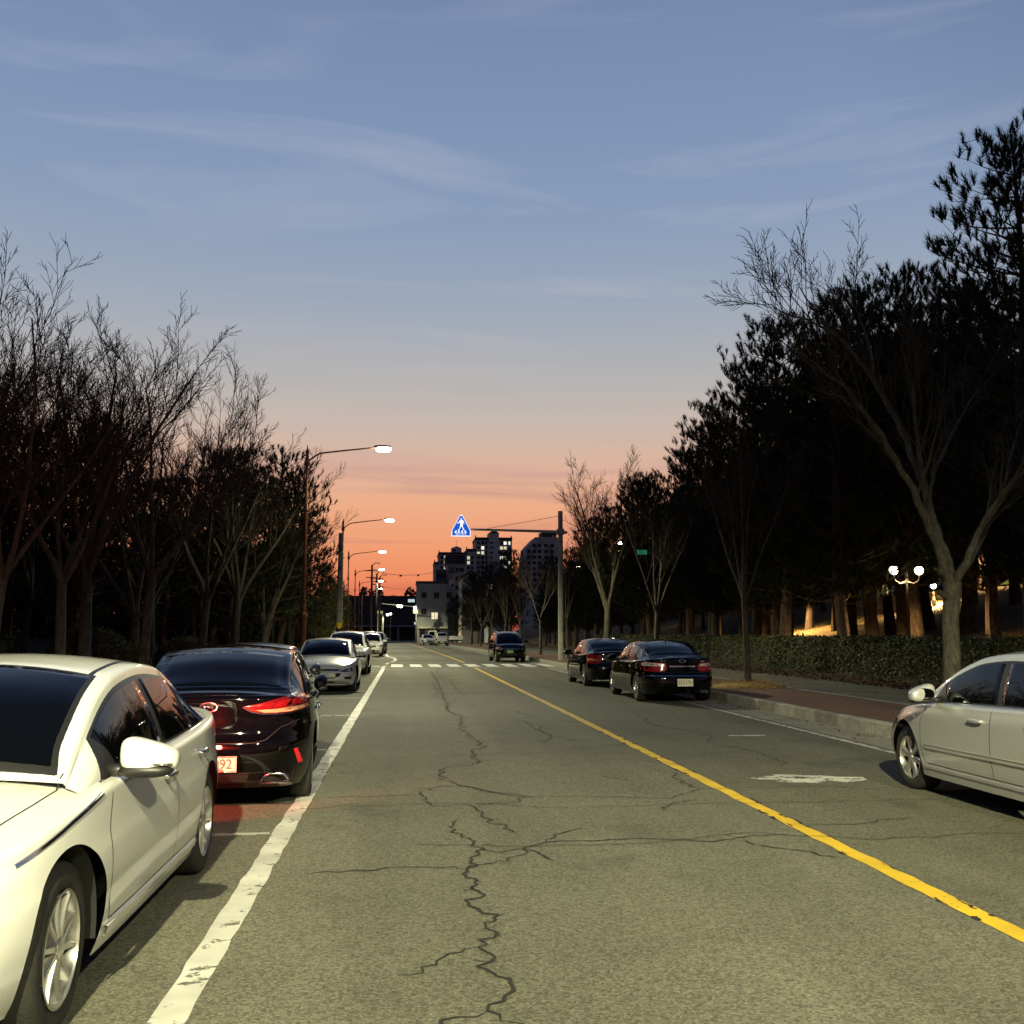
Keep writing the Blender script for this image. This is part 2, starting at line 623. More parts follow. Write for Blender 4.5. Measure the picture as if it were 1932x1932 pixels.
M['grey_metal'] = textured('galvanised_steel', [(.3, (.22, .22, .20)), (.7, (.36, .36, .33))], 4.0, .5, .1, metal=.5)
M['pole_concrete'] = textured('pole_concrete', [(.3, (.22, .21, .18)), (.7, (.36, .34, .29))], 5.0, .85, .2)
M['lamp_glow'] = material('street_lamp_lens', (1, 1, .9), .4, emit=(1, .95, .74), emit_s=42)
M['globe_glow'] = material('park_globe', (1, .95, .8), .4, emit=(1, .88, .58), emit_s=16)
M['far_glow'] = material('distant_lamp', (1, .95, .8), .4, emit=(1, .93, .75), emit_s=8)
M['dark_iron'] = material('dark_iron', (.03, .026, .022), .5, .5)
M['sign_blue'] = material('sign_blue', (.008, .10, .55), .4, emit=(.005, .10, .62), emit_s=.95)
M['sign_white'] = material('sign_white', (.8, .8, .8), .4, emit=(.95, .97, 1), emit_s=1.05)
M['sign_green'] = material('sign_green', (.01, .22, .12), .4, emit=(.02, .34, .19), emit_s=.45)
M['hazard_yellow'] = material('hazard_yellow', (.70, .48, .02), .5)
M['hazard_black'] = material('hazard_black', (.012, .012, .012), .6)
_nt = M['concrete'].node_tree                                           # every kerb stone weathers a little differently
_p = _nt.nodes['Principled BSDF']
_src = _p.inputs['Base Color'].links[0].from_socket
_oi = _nt.nodes.new('ShaderNodeObjectInfo')
_mr = _nt.nodes.new('ShaderNodeMapRange')
_mr.inputs[3].default_value, _mr.inputs[4].default_value = .62, 1.15
_nt.links.new(_oi.outputs['Random'], _mr.inputs[0])
_vm = _nt.nodes.new('ShaderNodeVectorMath')
_vm.operation = 'SCALE'
_nt.links.new(_src, _vm.inputs[0])
_nt.links.new(_mr.outputs[0], _vm.inputs['Scale'])
_nt.links.new(_vm.outputs[0], _p.inputs['Base Color'])
_ge = _nt.nodes.new('ShaderNodeNewGeometry')
for _n in _nt.nodes:
    if _n.type == 'MAPPING':
        _nt.links.new(_ge.outputs['Position'], _n.inputs[0])
LAMP_COL = (1.0, .945, .555)

# ================================================================== SETTING
rng = random.Random(11)


def strip_mesh(name, xs, ys, zf, mat_idx=None, use_bend=True):
    """sheet over columns xs and rows ys (y along the road), height zf(x, y)"""
    v, f, mi = [], [], []
    for y in ys:
        for x in xs:
            v.append((x + (bend(y) if use_bend else 0), y, zf(x, y)))
    n = len(xs)
    for j in range(len(ys) - 1):
        for i in range(n - 1):
            f.append((j * n + i, j * n + i + 1, (j + 1) * n + i + 1, (j + 1) * n + i))
            mi.append(mat_idx[i] if mat_idx else 0)
    me = bpy.data.meshes.new(name)
    me.from_pydata(v, [], f)
    if mat_idx:
        me.polygons.foreach_set('material_index', mi)
    me.polygons.foreach_set('use_smooth', [True] * len(f))
    me.update()
    return me


YS = [-40 + 4 * i for i in range(78)]
SIDE_Z = .20
g = struct(obj('ground', strip_mesh('ground', [-1500, -60, 0, 60, 1500], [-1500, -60, 100, 300, 1500], lambda x, y: -.12, None, False),
               M['wood_floor']))
me = strip_mesh('road', [-3.05, 3.2, 6.62, 7.32], YS, lambda x, y: 0.0, [0, 1, 2])
for k in ('asphalt', 'asphalt_dark', 'gutter'):
    me.materials.append(M[k])
road = struct(obj('road', me))

# pavements
YR1 = [-40 + 3 * i for i in range(29)] + [47.0]
YR2 = [56 + 4 * i for i in range(40)]
YC = [47.0, 49, 51, 53, 56.0]


def walk(name, x0, x1, ys, mat, z=SIDE_Z):
    return struct(obj(name, strip_mesh(name, [x0, x1], ys, lambda x, y: z), mat))


walk('pavement_red', 7.46, 9.62, YR1 + YC[1:] + YR2[1:], M['red_paving'])
walk('pavement_grey', 9.74, 12.4, YR1 + YC[1:] + YR2[1:], M['grey_paving'])
walk('pavement_edging', 9.60, 9.76, YR1 + YC[1:] + YR2[1:], M['concrete'], SIDE_Z + .006)
walk('pavement_opposite', -6.2, -3.18, YS, M['grey_paving'], .16)


def park_z(x, y):
    xx = x - bend(y)
    a = max(0.0, (xx - 17.0) / 24.0)
    s_ = min(a, 1.0)
    return (SIDE_Z - .02 + 4.4 * s_ * s_ * (3 - 2 * s_) + max(0.0, a - 1) * 3.0 + .10 * math.sin(x * .9 + y * .35) * min(1, a * 3) + .05 * math.sin(y * .8))


def wood_z(x, y):
    xx = -(x - bend(y)) - 6.2
    a = min(max(0.0, xx / 7.0), 1.0)
    b_ = max(0.0, (xx - 10) / 30.0)
    return .14 + .62 * a * a * (3 - 2 * a) + .07 * math.sin(x * 1.1 + y * .5) * a + 3.2 * min(b_, 1.5)


park_xs = [12.38 + .9 * i for i in range(40)] + [52, 60, 75, 95, 130]
struct(obj('verge', strip_mesh('verge', [12.38, 13.2, 14.2, 15.0, 16.2, 17.3], [-40 + 1.5 * i for i in range(130)],
                               lambda x, y: SIDE_Z - .012 + (.05 * math.sin(y * 1.7 + x) + .03 * math.sin(y * .6)) * min(1, (x - 12.38)) * .6), M['soil']))
struct(obj('park_slope', strip_mesh('park_slope', [17.2 + 1.1 * i for i in range(30)] + [52, 60, 75, 95, 130],
                                    [-40 + 1.5 * i for i in range(160)], park_z), M['dry_grass_ground']))
struct(obj('woodland_slope', strip_mesh('woodland_slope', [-130, -80, -50] + [-40 + 1.3 * i for i in range(26)] + [-6.18],
                                        [-40 + 2 * i for i in range(130)], wood_z), M['wood_floor']))


# road paint, kept as parts of the road
def ribbon(pts, w, z, jit=0.0, seed=0, step=.18):
    rr = random.Random(seed)
    P = [Vector((p[0], p[1], 0)) for p in pts]
    out = []
    for a, b in zip(P[:-1], P[1:]):
        n = max(1, int((b - a).length / step))
        for k in range(n):
            out.append(a.lerp(b, k / n))
    out.append(P[-1])
    v, f = [], []
    for i, p in enumerate(out):
        t = (out[min(i + 1, len(out) - 1)] - out[max(i - 1, 0)]).normalized()
        nrm_ = Vector((-t.y, t.x, 0))
        wa = w / 2 + rr.uniform(-jit, jit)
        wb = w / 2 + rr.uniform(-jit, jit)
        v += [(p.x + nrm_.x * wa, p.y + nrm_.y * wa, z), (p.x - nrm_.x * wb, p.y - nrm_.y * wb, z)]
        if i:
            f.append((2 * i - 2, 2 * i - 1, 2 * i + 1, 2 * i))
    mbx = MB()
    mbx.add(v, f)
    return mbx


def road_part(name, mb, mat):
    o = mb.build(name, mat, road)
    return o


def along(x, y0, y1, step=2.0):
    n = max(1, int((y1 - y0) / step))
    return [(x + bend(y0 + (y1 - y0) * k / n), y0 + (y1 - y0) * k / n) for k in range(n + 1)]


road_part('edge_line', ribbon(along(-.94, -30, 47.2), .155, .004, .010, 1), M['white_paint'])
pts = [(-.72, 57.2), (-.50, 60.5), (-.62, 66)] + along(-.90, 72, 190)
road_part('edge_line', ribbon(pts, .17, .004, .008, 2, .5), M['white_paint'])
road_part('edge_line', ribbon([(-1.02, 48.0), (-.93, 50.2)], .17, .004, .01, 8), M['white_paint'])
road_part('edge_line', ribbon([(-.92, 53.2), (-.86, 56)], .17, .004, .01, 9), M['white_paint'])
road_part('centre_line', ribbon(along(3.22, -30, 47.6), .135, .004, .012, 3), M['yellow_paint'])
road_part('centre_line', ribbon(along(3.22, 55.4, 190), .135, .004, .006, 4, .5), M['yellow_paint'])
road_part('lane_edge_line', ribbon(along(6.46, -30, 46.5), .11, .004, .006, 5), M['white_thin'])
road_part('lane_edge_line', ribbon(along(6.42, 58, 140), .10, .004, .004, 6, .5), M['white_thin'])
for k, y in enumerate((-3.2, 2.6, 8.48, 14.38, 20.3, 25.7, 28.4, 31.9, 37.8, 43.6)):
    road_part('bay_line', ribbon([(-3.0, y - .04), (-1.04, y)], .10, .004, .004, 20 + k), M['white_thin'])
for k, y in enumerate((60.2, 66.2, 72.2)):
    road_part('bay_line', ribbon([(-3.0, y), (-.8, y)], .10, .004, .004, 40 + k), M['white_thin'])
for k in range(9):                                                       # crossing
    x = -.36 + .915 * k
    if k != 4:
        road_part('crossing_stripe', ribbon([(x + .02, 48.9), (x - .02, 53.2)], .56 if k < 8 else .45, .005, .006, 60 + k), M['white_cross'])
    else:
        road_part('crossing_stripe', ribbon([(x + .02, 48.9), (x - .02, 53.2)], .58, .005, .006, 60 + k), M['white_cross'])
road_part('crossing_stripe', ribbon([(-2.5, 50.2), (-1.2, 50.2)], .75, .005, .03, 90), M['white_thin'])
road_part('stop_line', ribbon([(-.6, 56.6), (3.1, 56.6)], .28, .004, .006, 71), M['white_thin'])
road_part('stop_line', ribbon([(3.35, 47.3), (6.0, 47.3)], .26, .004, .006, 72), M['white_thin'])

# scuffed blotch of old paint in the far lane
pc = gnd(1530, 1470)
v = []
for k in range(26):
    a = 2 * PI * k / 26
    rr_ = rng.uniform(.75, 1.15)
    v.append((pc.x + math.cos(a) * .50 * rr_ * (1.25 if abs(math.cos(a)) > .8 else 1), pc.y + math.sin(a) * .34 * rr_ - math.cos(a) * .12, .0045))
road_part('scuffed_paint_patch', MB().add(v, [tuple(range(26))]), M['patch_paint'])
pc2 = gnd(1408, 1388)
road_part('scuffed_paint_patch', ribbon([(pc2.x - .28, pc2.y), (pc2.x + .3, pc2.y - .05)], .14, .0045, .03, 73), M['patch_paint'])


# cracks in the asphalt
def crack_pts(path, seed, rough=.5):
    rr = random.Random(seed)
    P = [gnd(575 + .5953 * x, 1278 + .5953 * y) for x, y in path]
    out = [P[0]]
    for a, b in zip(P[:-1], P[1:]):
        L = (b - a).length
        n = max(2, int(L / .05))
        off = 0.0
        nr = Vector((-(b - a).y, (b - a).x, 0)).normalized()
        for k in range(1, n + 1):
            t = k / n
            off = off * .72 + rr.gauss(0, 1) * .023 * rough
            p = a.lerp(b, t) + nr * off * (1 - abs(2 * t - 1) ** 3)
            out.append(p)
    return out


CR = [(1.0, [(620, 1090), (580, 1060), (630, 1030), (662, 998), (610, 950), (590, 905), (550, 858), (600, 828), (575, 790), (600, 765),
             (548, 735), (560, 700), (530, 665), (540, 640), (510, 630), (525, 590), (570, 545), (540, 520), (465, 490), (490, 450)]),
      (.6, [(550, 858), (440, 890), (370, 920), (290, 945)]),
      (.8, [(580, 1060), (480, 1080), (430, 1110), (330, 1150)]),
      (.9, [(620, 1090), (640, 1140), (600, 1200)]),
      (.55, [(0, 625), (200, 615), (370, 603), (490, 608), (600, 590), (700, 560), (760, 525), (860, 520), (1080, 512), (1300, 522), (1370, 510), (1530, 500)]),
      (.5, [(760, 525), (830, 490), (870, 475)]),
      (.7, [(570, 545), (620, 558), (710, 548), (770, 575), (800, 583)]),
      (.5, [(1390, 515), (1450, 535), (1620, 560), (1720, 578)]),
      (.5, [(530, 665), (505, 680), (490, 672)]),
      (.4, [(600, 765), (650, 745)]),
      (.8, [(670, 495), (590, 465), (560, 430), (510, 405)]),
      (.6, [(510, 405), (400, 408), (360, 370), (430, 345), (530, 350), (650, 370), (720, 380), (680, 395), (510, 405)]),
      (.45, [(50, 380), (200, 379), (300, 375), (360, 370)]),
      (.9, [(420, 325), (425, 295), (560, 270), (530, 235), (560, 210), (520, 180), (490, 150), (490, 120), (460, 110), (440, 65), (425, 25), (400, -20)]),
      (.7, [(420, 325), (470, 335), (560, 360), (700, 382)]),
      (.4, [(720, 380), (1000, 380), (1160, 385), (1260, 355), (1400, 350), (1600, 345), (1900, 362)]),
      (.6, [(1260, 355), (1170, 320), (1160, 300)]), (.6, [(1250, 390), (1170, 400), (1130, 425)]),
      (.45, [(1600, 468), (1800, 462), (1932, 445)]),
      (.35, [(580, 245), (800, 240), (1080, 243), (1250, 248), (1400, 232)]),
      (.35, [(700, 140), (760, 180), (880, 205)]), (.35, [(930, 310), (1000, 325), (1060, 332)]),
      (.3, [(1560, 270), (1650, 272), (1760, 278)]), (.3, [(100, 222), (300, 218), (480, 240)]),
      (.4, [(-60, 420), (60, 415), (180, 400)]), (.3, [(1230, 185), (1330, 186)])]
def to_px(x, y):
    vx = Vector((x, y, 0)) - Vector((0, 0, CAM_H))
    zz = vx.dot(_f)
    return ((MID + FOC * vx.dot(_r) / zz - 575) / .5953, (MID - FOC * vx.dot(_u) / zz - 1278) / .5953)


cr_ = random.Random(61)
for yy in (7.9, 9.6, 12.6, 15.2, 18.3, 22.5, 27.0, 33.0, 40.0):          # fine cracks right across the lanes
    xa, xb = cr_.uniform(-.8, .8), cr_.uniform(4.2, 6.3)
    CR.append((.26, [to_px(xa + (xb - xa) * k / 6, yy + cr_.gauss(0, .16)) for k in range(7)]))
for xx, ya, yb in ((.95, 20, 34), (1.5, 27, 46), (2.2, 15, 22), (4.6, 12, 20)):
    CR.append((.5, [to_px(xx + cr_.gauss(0, .14), ya + (yb - ya) * k / 9) for k in range(10)]))
for i, (wd, path) in enumerate(CR):
    P = crack_pts(path, 300 + i, .6 + wd)
    rr = random.Random(500 + i)
    v, f = [], []
    for j, p in enumerate(P):
        t = (P[min(j + 1, len(P) - 1)] - P[max(j - 1, 0)]).normalized()
        n_ = Vector((-t.y, t.x, 0))
        e = min(1, j / 3, (len(P) - 1 - j) / 3)
        w = (.0036 + .0072 * wd * rr.uniform(.3, 1.6)) * (.25 + .75 * e) * (1 + .012 * max(0, p.y - 6))
        v += [(p.x + n_.x * w, p.y + n_.y * w, .0058), (p.x - n_.x * w, p.y - n_.y * w, .0058)]
        if j:
            f.append((2 * j - 2, 2 * j - 1, 2 * j + 1, 2 * j))
    road_part('crack', MB().add(v, f), M['crack'])
for i, (wd, path) in enumerate(CR):
    P = crack_pts(path, 300 + i, .6 + wd)
    rr = random.Random(900 + i)
    if wd < .45:
        continue
    for _ in range(int(len(P) / 16)):
        j = rr.randrange(len(P))
        a = rr.uniform(0, 6.28)
        q = P[j].copy()
        Q = [q.copy()]
        for k in range(rr.randrange(4, 11)):
            a += rr.gauss(0, .5)
            q = q + Vector((math.cos(a), math.sin(a), 0)) * .035
            Q.append(q.copy())
        v, f = [], []
        for j, p in enumerate(Q):
            t = (Q[min(j + 1, len(Q) - 1)] - Q[max(j - 1, 0)]).normalized()
            w = .0028 * (1 - j / len(Q)) + .0006
            v += [(p.x - t.y * w, p.y + t.x * w, .0052), (p.x + t.y * w, p.y - t.x * w, .0052)]
            if j:
                f.append((2 * j - 2, 2 * j - 1, 2 * j + 1, 2 * j))
        road_part('hairline_crack', MB().add(v, f), M['crack'])
# frayed edges of the yellow line where the paint has broken away with the tar
for i in range(46):
    y = rng.uniform(5.5, 17)
    x = 3.22 + rng.choice((-1, 1)) * rng.uniform(.045, .085)
    L = rng.uniform(.04, .22)
    road_part('tar_chip', ribbon([(x, y), (x + rng.uniform(-.01, .01), y + L * .5), (x + rng.uniform(-.012, .012), y + L)], rng.uniform(.012, .035), .0062, .008, 800 + i, .03), M['crack'])

# kerbs: each stone on the near stretch is its own piece
kerb = struct(empty('kerb'))
ks = MB()
ch = .02
prof = [(0, -.12), (0, SIDE_Z - ch), (ch, SIDE_Z), (.155, SIDE_Z), (.155, -.12)]
kv = [(x, y, z) for y in (0.006, .994) for x, z in prof]
ks.add(kv, [(0, 1, 6, 5), (1, 2, 7, 6), (2, 3, 8, 7), (3, 4, 9, 8), (4, 3, 2, 1, 0), (5, 6, 7, 8, 9)])
kme = ks.mesh('kerb_stone')
kme.materials.append(M['concrete'])
for i in range(44):
    o = obj('kerb_stone', kme, None, kerb)
    o.location = (7.315 + rng.uniform(-.004, .004), 3 + i + .0, .004 + rng.uniform(-.004, .005))
    o.rotation_euler = (rng.uniform(-.003, .003), 0, rng.uniform(-.004, .004))


def kerb_run(name, x, ys, h, w, mat):
    m_ = MB()
    prof2 = [(0, -.1), (0, h - .02), (.02 * (1 if w > 0 else -1), h), (w, h), (w, -.1)]
    v_ = [(x + bend(y) + px, y, pz) for y in ys for px, pz in prof2]
    f_ = []
    for j in range(len(ys) - 1):
        for k in range(4):
            q = (j * 5 + k, j * 5 + k + 1, (j + 1) * 5 + k + 1, (j + 1) * 5 + k)
            f_.append(q)
    m_.add(v_, f_)
    return fix_normals(m_.build(name, mat, kerb))


kerb_run('dropped_kerb', 7.315, [47, 48, 49, 51, 53, 55, 56], SIDE_Z - .005, .155, M['concrete'])
kerb_run('far_kerb', 7.315, [56 + 3 * i for i in range(50)], SIDE_Z + .003, .155, M['concrete'])
kerb_run('near_kerb', 7.315, [-40, -20, 0, 3], SIDE_Z + .003, .155, M['concrete'])
kerb_run('opposite_kerb', -3.04, [-40 + 4 * i for i in range(60)], .165, -.16, M['concrete'])


# ================================================================== STREET LAMPS
HOUSE_SIGN = 1.0            # luminaires are shielded towards the house side


def lamp_light(name, loc, energy, parent, color=LAMP_COL, size=.12, spot=True, cone=155):
    ld = bpy.data.lights.new(name, 'SPOT' if spot else 'POINT')
    ld.energy = energy
    ld.color = color
    ld.shadow_soft_size = size
    if spot:
        ld.spot_size = R(cone)
        ld.spot_blend = .35
        # street luminaires throw more light sideways than straight down, so the road is lit evenly
        ld.use_nodes = True
        nt = ld.node_tree
        em = nt.nodes['Emission']
        tcn = nt.nodes.new('ShaderNodeTexCoord')
        sp_ = nt.nodes.new('ShaderNodeSeparateXYZ')
        nt.links.new(tcn.outputs['Normal'], sp_.inputs[0])

        def mth(op, a, b=None, clamp=False):
            q = nt.nodes.new('ShaderNodeMath')
            q.operation = op
            q.use_clamp = clamp
            for i_, v_ in enumerate((a, b)):
                if v_ is None:
                    continue
                if isinstance(v_, (int, float)):
                    q.inputs[i_].default_value = v_
                else:
                    nt.links.new(v_, q.inputs[i_])
            return q.outputs[0]
        cz = mth('MAXIMUM', mth('ABSOLUTE', sp_.outputs[2]), .06)
        gain = mth('MINIMUM', mth('POWER', cz, -1.5), 3.6)
        cut = mth('MULTIPLY', mth('SUBTRACT', cz, .06), 5.0, True)
        house = mth('MAXIMUM', mth('MULTIPLY', mth('ADD', mth('MULTIPLY', sp_.outputs[0], HOUSE_SIGN), .55), 2.0, True), .10)
        nt.links.new(mth('MULTIPLY', mth('MULTIPLY', gain, cut), house), em.inputs['Strength'])
    o = bpy.data.objects.new(name, ld)
    COL.objects.link(o)
    o.parent = parent
    o.location = loc
    return o


def lathe_smooth(mb, prof, n, c=(0, 0, 0)):
    return mb.lathe(prof, n, c)


POLE = [(.155, 0), (.155, .10), (.125, .16), (.112, .3), (.108, 1.95), (.125, 2.0), (.150, 2.05), (.150, 2.10), (.105, 2.16), (.085, 2.24),
        (.098, 2.30), (.098, 2.36), (.078, 2.42), (.078, 2.50), (.094, 2.56), (.094, 2.62), (.072, 2.70), (.066, 3.0), (.066, 3.50),
        (.082, 3.54), (.082, 3.60), (.066, 3.66), (.074, 3.74), (.064, 3.84), (.064, 3.92), (.076, 3.96), (.076, 4.02), (.060, 4.08), (.054, 5.9),
        (.056, 5.95), (.118, 5.98), (.112, 6.03), (.072, 6.16), (.058, 6.28), (.052, 6.4), (.050, 7.62), (.062, 7.66), (.105, 7.74), (.112, 7.80), (.085, 7.88),
        (.062, 7.98), (.055, 8.08), (.072, 8.16), (.075, 8.20), (.045, 8.27), (.022, 8.32), (.016, 8.42), (.001, 8.46)]
_pm = MB().lathe(POLE, 16).mesh('pole', True, 50)
_pm.materials.append(M['copper'])
_am = MB().tube([(.05, 0, 7.84), (.18, 0, 7.95), (.36, 0, 8.08), (.48, 0, 8.14), (.62, 0, 8.165), (1.5, 0, 8.28), (2.52, 0, 8.40)],
                [.034, .034, .034, .033, .032, .030, .028], 8).mesh('arm', True)
_am.materials.append(M['copper'])
_hm = MB()
_hm.blob((2.80, 0, 8.43), (.34, .13, .065), 3, 3, 16, 8)
_hme = _hm.mesh('lamp_head', True)
_hme.materials.append(M['grey_metal'])
_lm = MB().blob((2.84, 0, 8.35), (.29, .14, .12), 2.6, 2.6, 16, 8).mesh('lamp_lens', True)
_lm.materials.append(M['lamp_glow'])


def street_lamp(x, y, z, rz, label, energy=3600, light=True, cone=160):
    t = empty('street_lamp', (x, y, z), rz)
    tag(t, label, 'street lamp', 'lit copper coloured street lamps along the road')
    obj('pole', _pm, None, t)
    obj('arm', _am, None, t)
    h = obj('lamp_head', _hme, None, t)
    obj('lamp_lens', _lm, None, h)
    if light:
        lamp_light('lamp_light', (2.84, 0, 8.17), energy, t, cone=cone)
    return t


LEFT_X = -3.72
lamp_names = {38.6: 'nearest copper street lamp, its pole behind the black sedan on the left',
              63.4: 'second copper street lamp on the left, beside the striped concrete pole',
              88.2: 'third street lamp on the left, arm just below the second lamp',
              113: 'fourth street lamp on the left, low over the far parked cars',
              138: 'fifth street lamp on the left, near the end of the road',
              162: 'farthest street lamp of the left row, at the end of the road'}
for y, lb in lamp_names.items():
    street_lamp(LEFT_X + bend(y) - (.45 if y > 80 else 0), y, .155, 0, lb, 3000 if y < 100 else 2800)
street_lamp(LEFT_X, -7.0, .155, 0, 'street lamp just behind the camera on the left pavement', 11200, cone=168)
street_lamp(8.05, -9.5, SIDE_Z, PI, 'street lamp just behind the camera on the right pavement', 3800, cone=165)

# ================================================================== CARS
SEDAN = dict(L=4.85, W=1.865, H=1.475, wb=2.80, foh=.96, wr=.332, tw=.22, nf=4.3, nr=4.8,
             zb=[(0, .25), (.5, .20), (.9, .19), (3.9, .19), (4.4, .20), (4.85, .225)],
             zs=[(0, .58), (.12, .63), (.35, .70), (1.0, .815), (1.45, .865), (2.4, .885), (3.5, .915), (4.2, .955), (4.7, .985), (4.85, .985)],
             crown=[(0, .02), (.4, .06), (1.1, .085), (1.5, .07), (4.0, .045), (4.6, .05), (4.85, .045)],
             bv=[(0, .930), (.1, .955), (.3, .985), (.52, 1.0), (.70, .992), (.74, .985), (1, .962)],
             fo=[(0, -.14), (.14, -.05), (.38, 0), (.62, -.02), (.85, -.09), (1, -.20)],
             ro=[(0, -.16), (.13, -.05), (.36, 0), (.52, -.015), (.60, -.05), (.82, -.075), (1, -.085)],
             zr=[(1.22, .935), (1.5, 1.10), (1.9, 1.275), (2.25, 1.365), (2.75, 1.400), (3.2, 1.375), (3.65, 1.27), (4.05, 1.115), (4.38, 1.005)],
             gcr=[(1.22, .03), (1.5, .085), (1.9, .075), (2.3, .062), (2.8, .055), (3.4, .05), (3.8, .055), (4.15, .045), (4.38, .02)],
             wtop=[(1.22, .76), (1.6, .72), (2.1, .675), (2.8, .655), (3.4, .655), (3.9, .665), (4.38, .69)],
             inset=.045, ws=(1.30, 2.12), rw=(3.42, 4.24),
             side=[(1.78, 1.60, 2.66, 2.60), (2.72, 2.68, 3.50, 3.42), (3.54, 3.47, 4.02, 3.72)],
             seams=(1.36, 2.68, 3.62), mirror_d=1.80, glass='glass', n=150, rows=20)


def scaled(base, L, W, H, **kw):
    s = dict(base)
    kl, kh = L / base['L'], H / base['H']
    for k in ('zb', 'zs', 'zr'):
        s[k] = [(a * kl, b * kh) for a, b in base[k]]
    for k in ('crown', 'gcr'):
        s[k] = [(a * kl, b) for a, b in base[k]]
    kw_ = W / base['W']
    s['wtop'] = [(a * kl, b * kw_) for a, b in base['wtop']]
    s['ws'] = tuple(a * kl for a in base['ws'])
    s['rw'] = tuple(a * kl for a in base['rw'])
    s['side'] = [tuple(a * kl for a in q) for q in base['side']]
    s['seams'] = tuple(a * kl for a in base['seams'])
    s['mirror_d'] = base['mirror_d'] * kl
    s['wb'], s['foh'] = base['wb'] * kl, base['foh'] * kl
    s.update(L=L, W=W, H=H)
    s.update(kw)
    return s


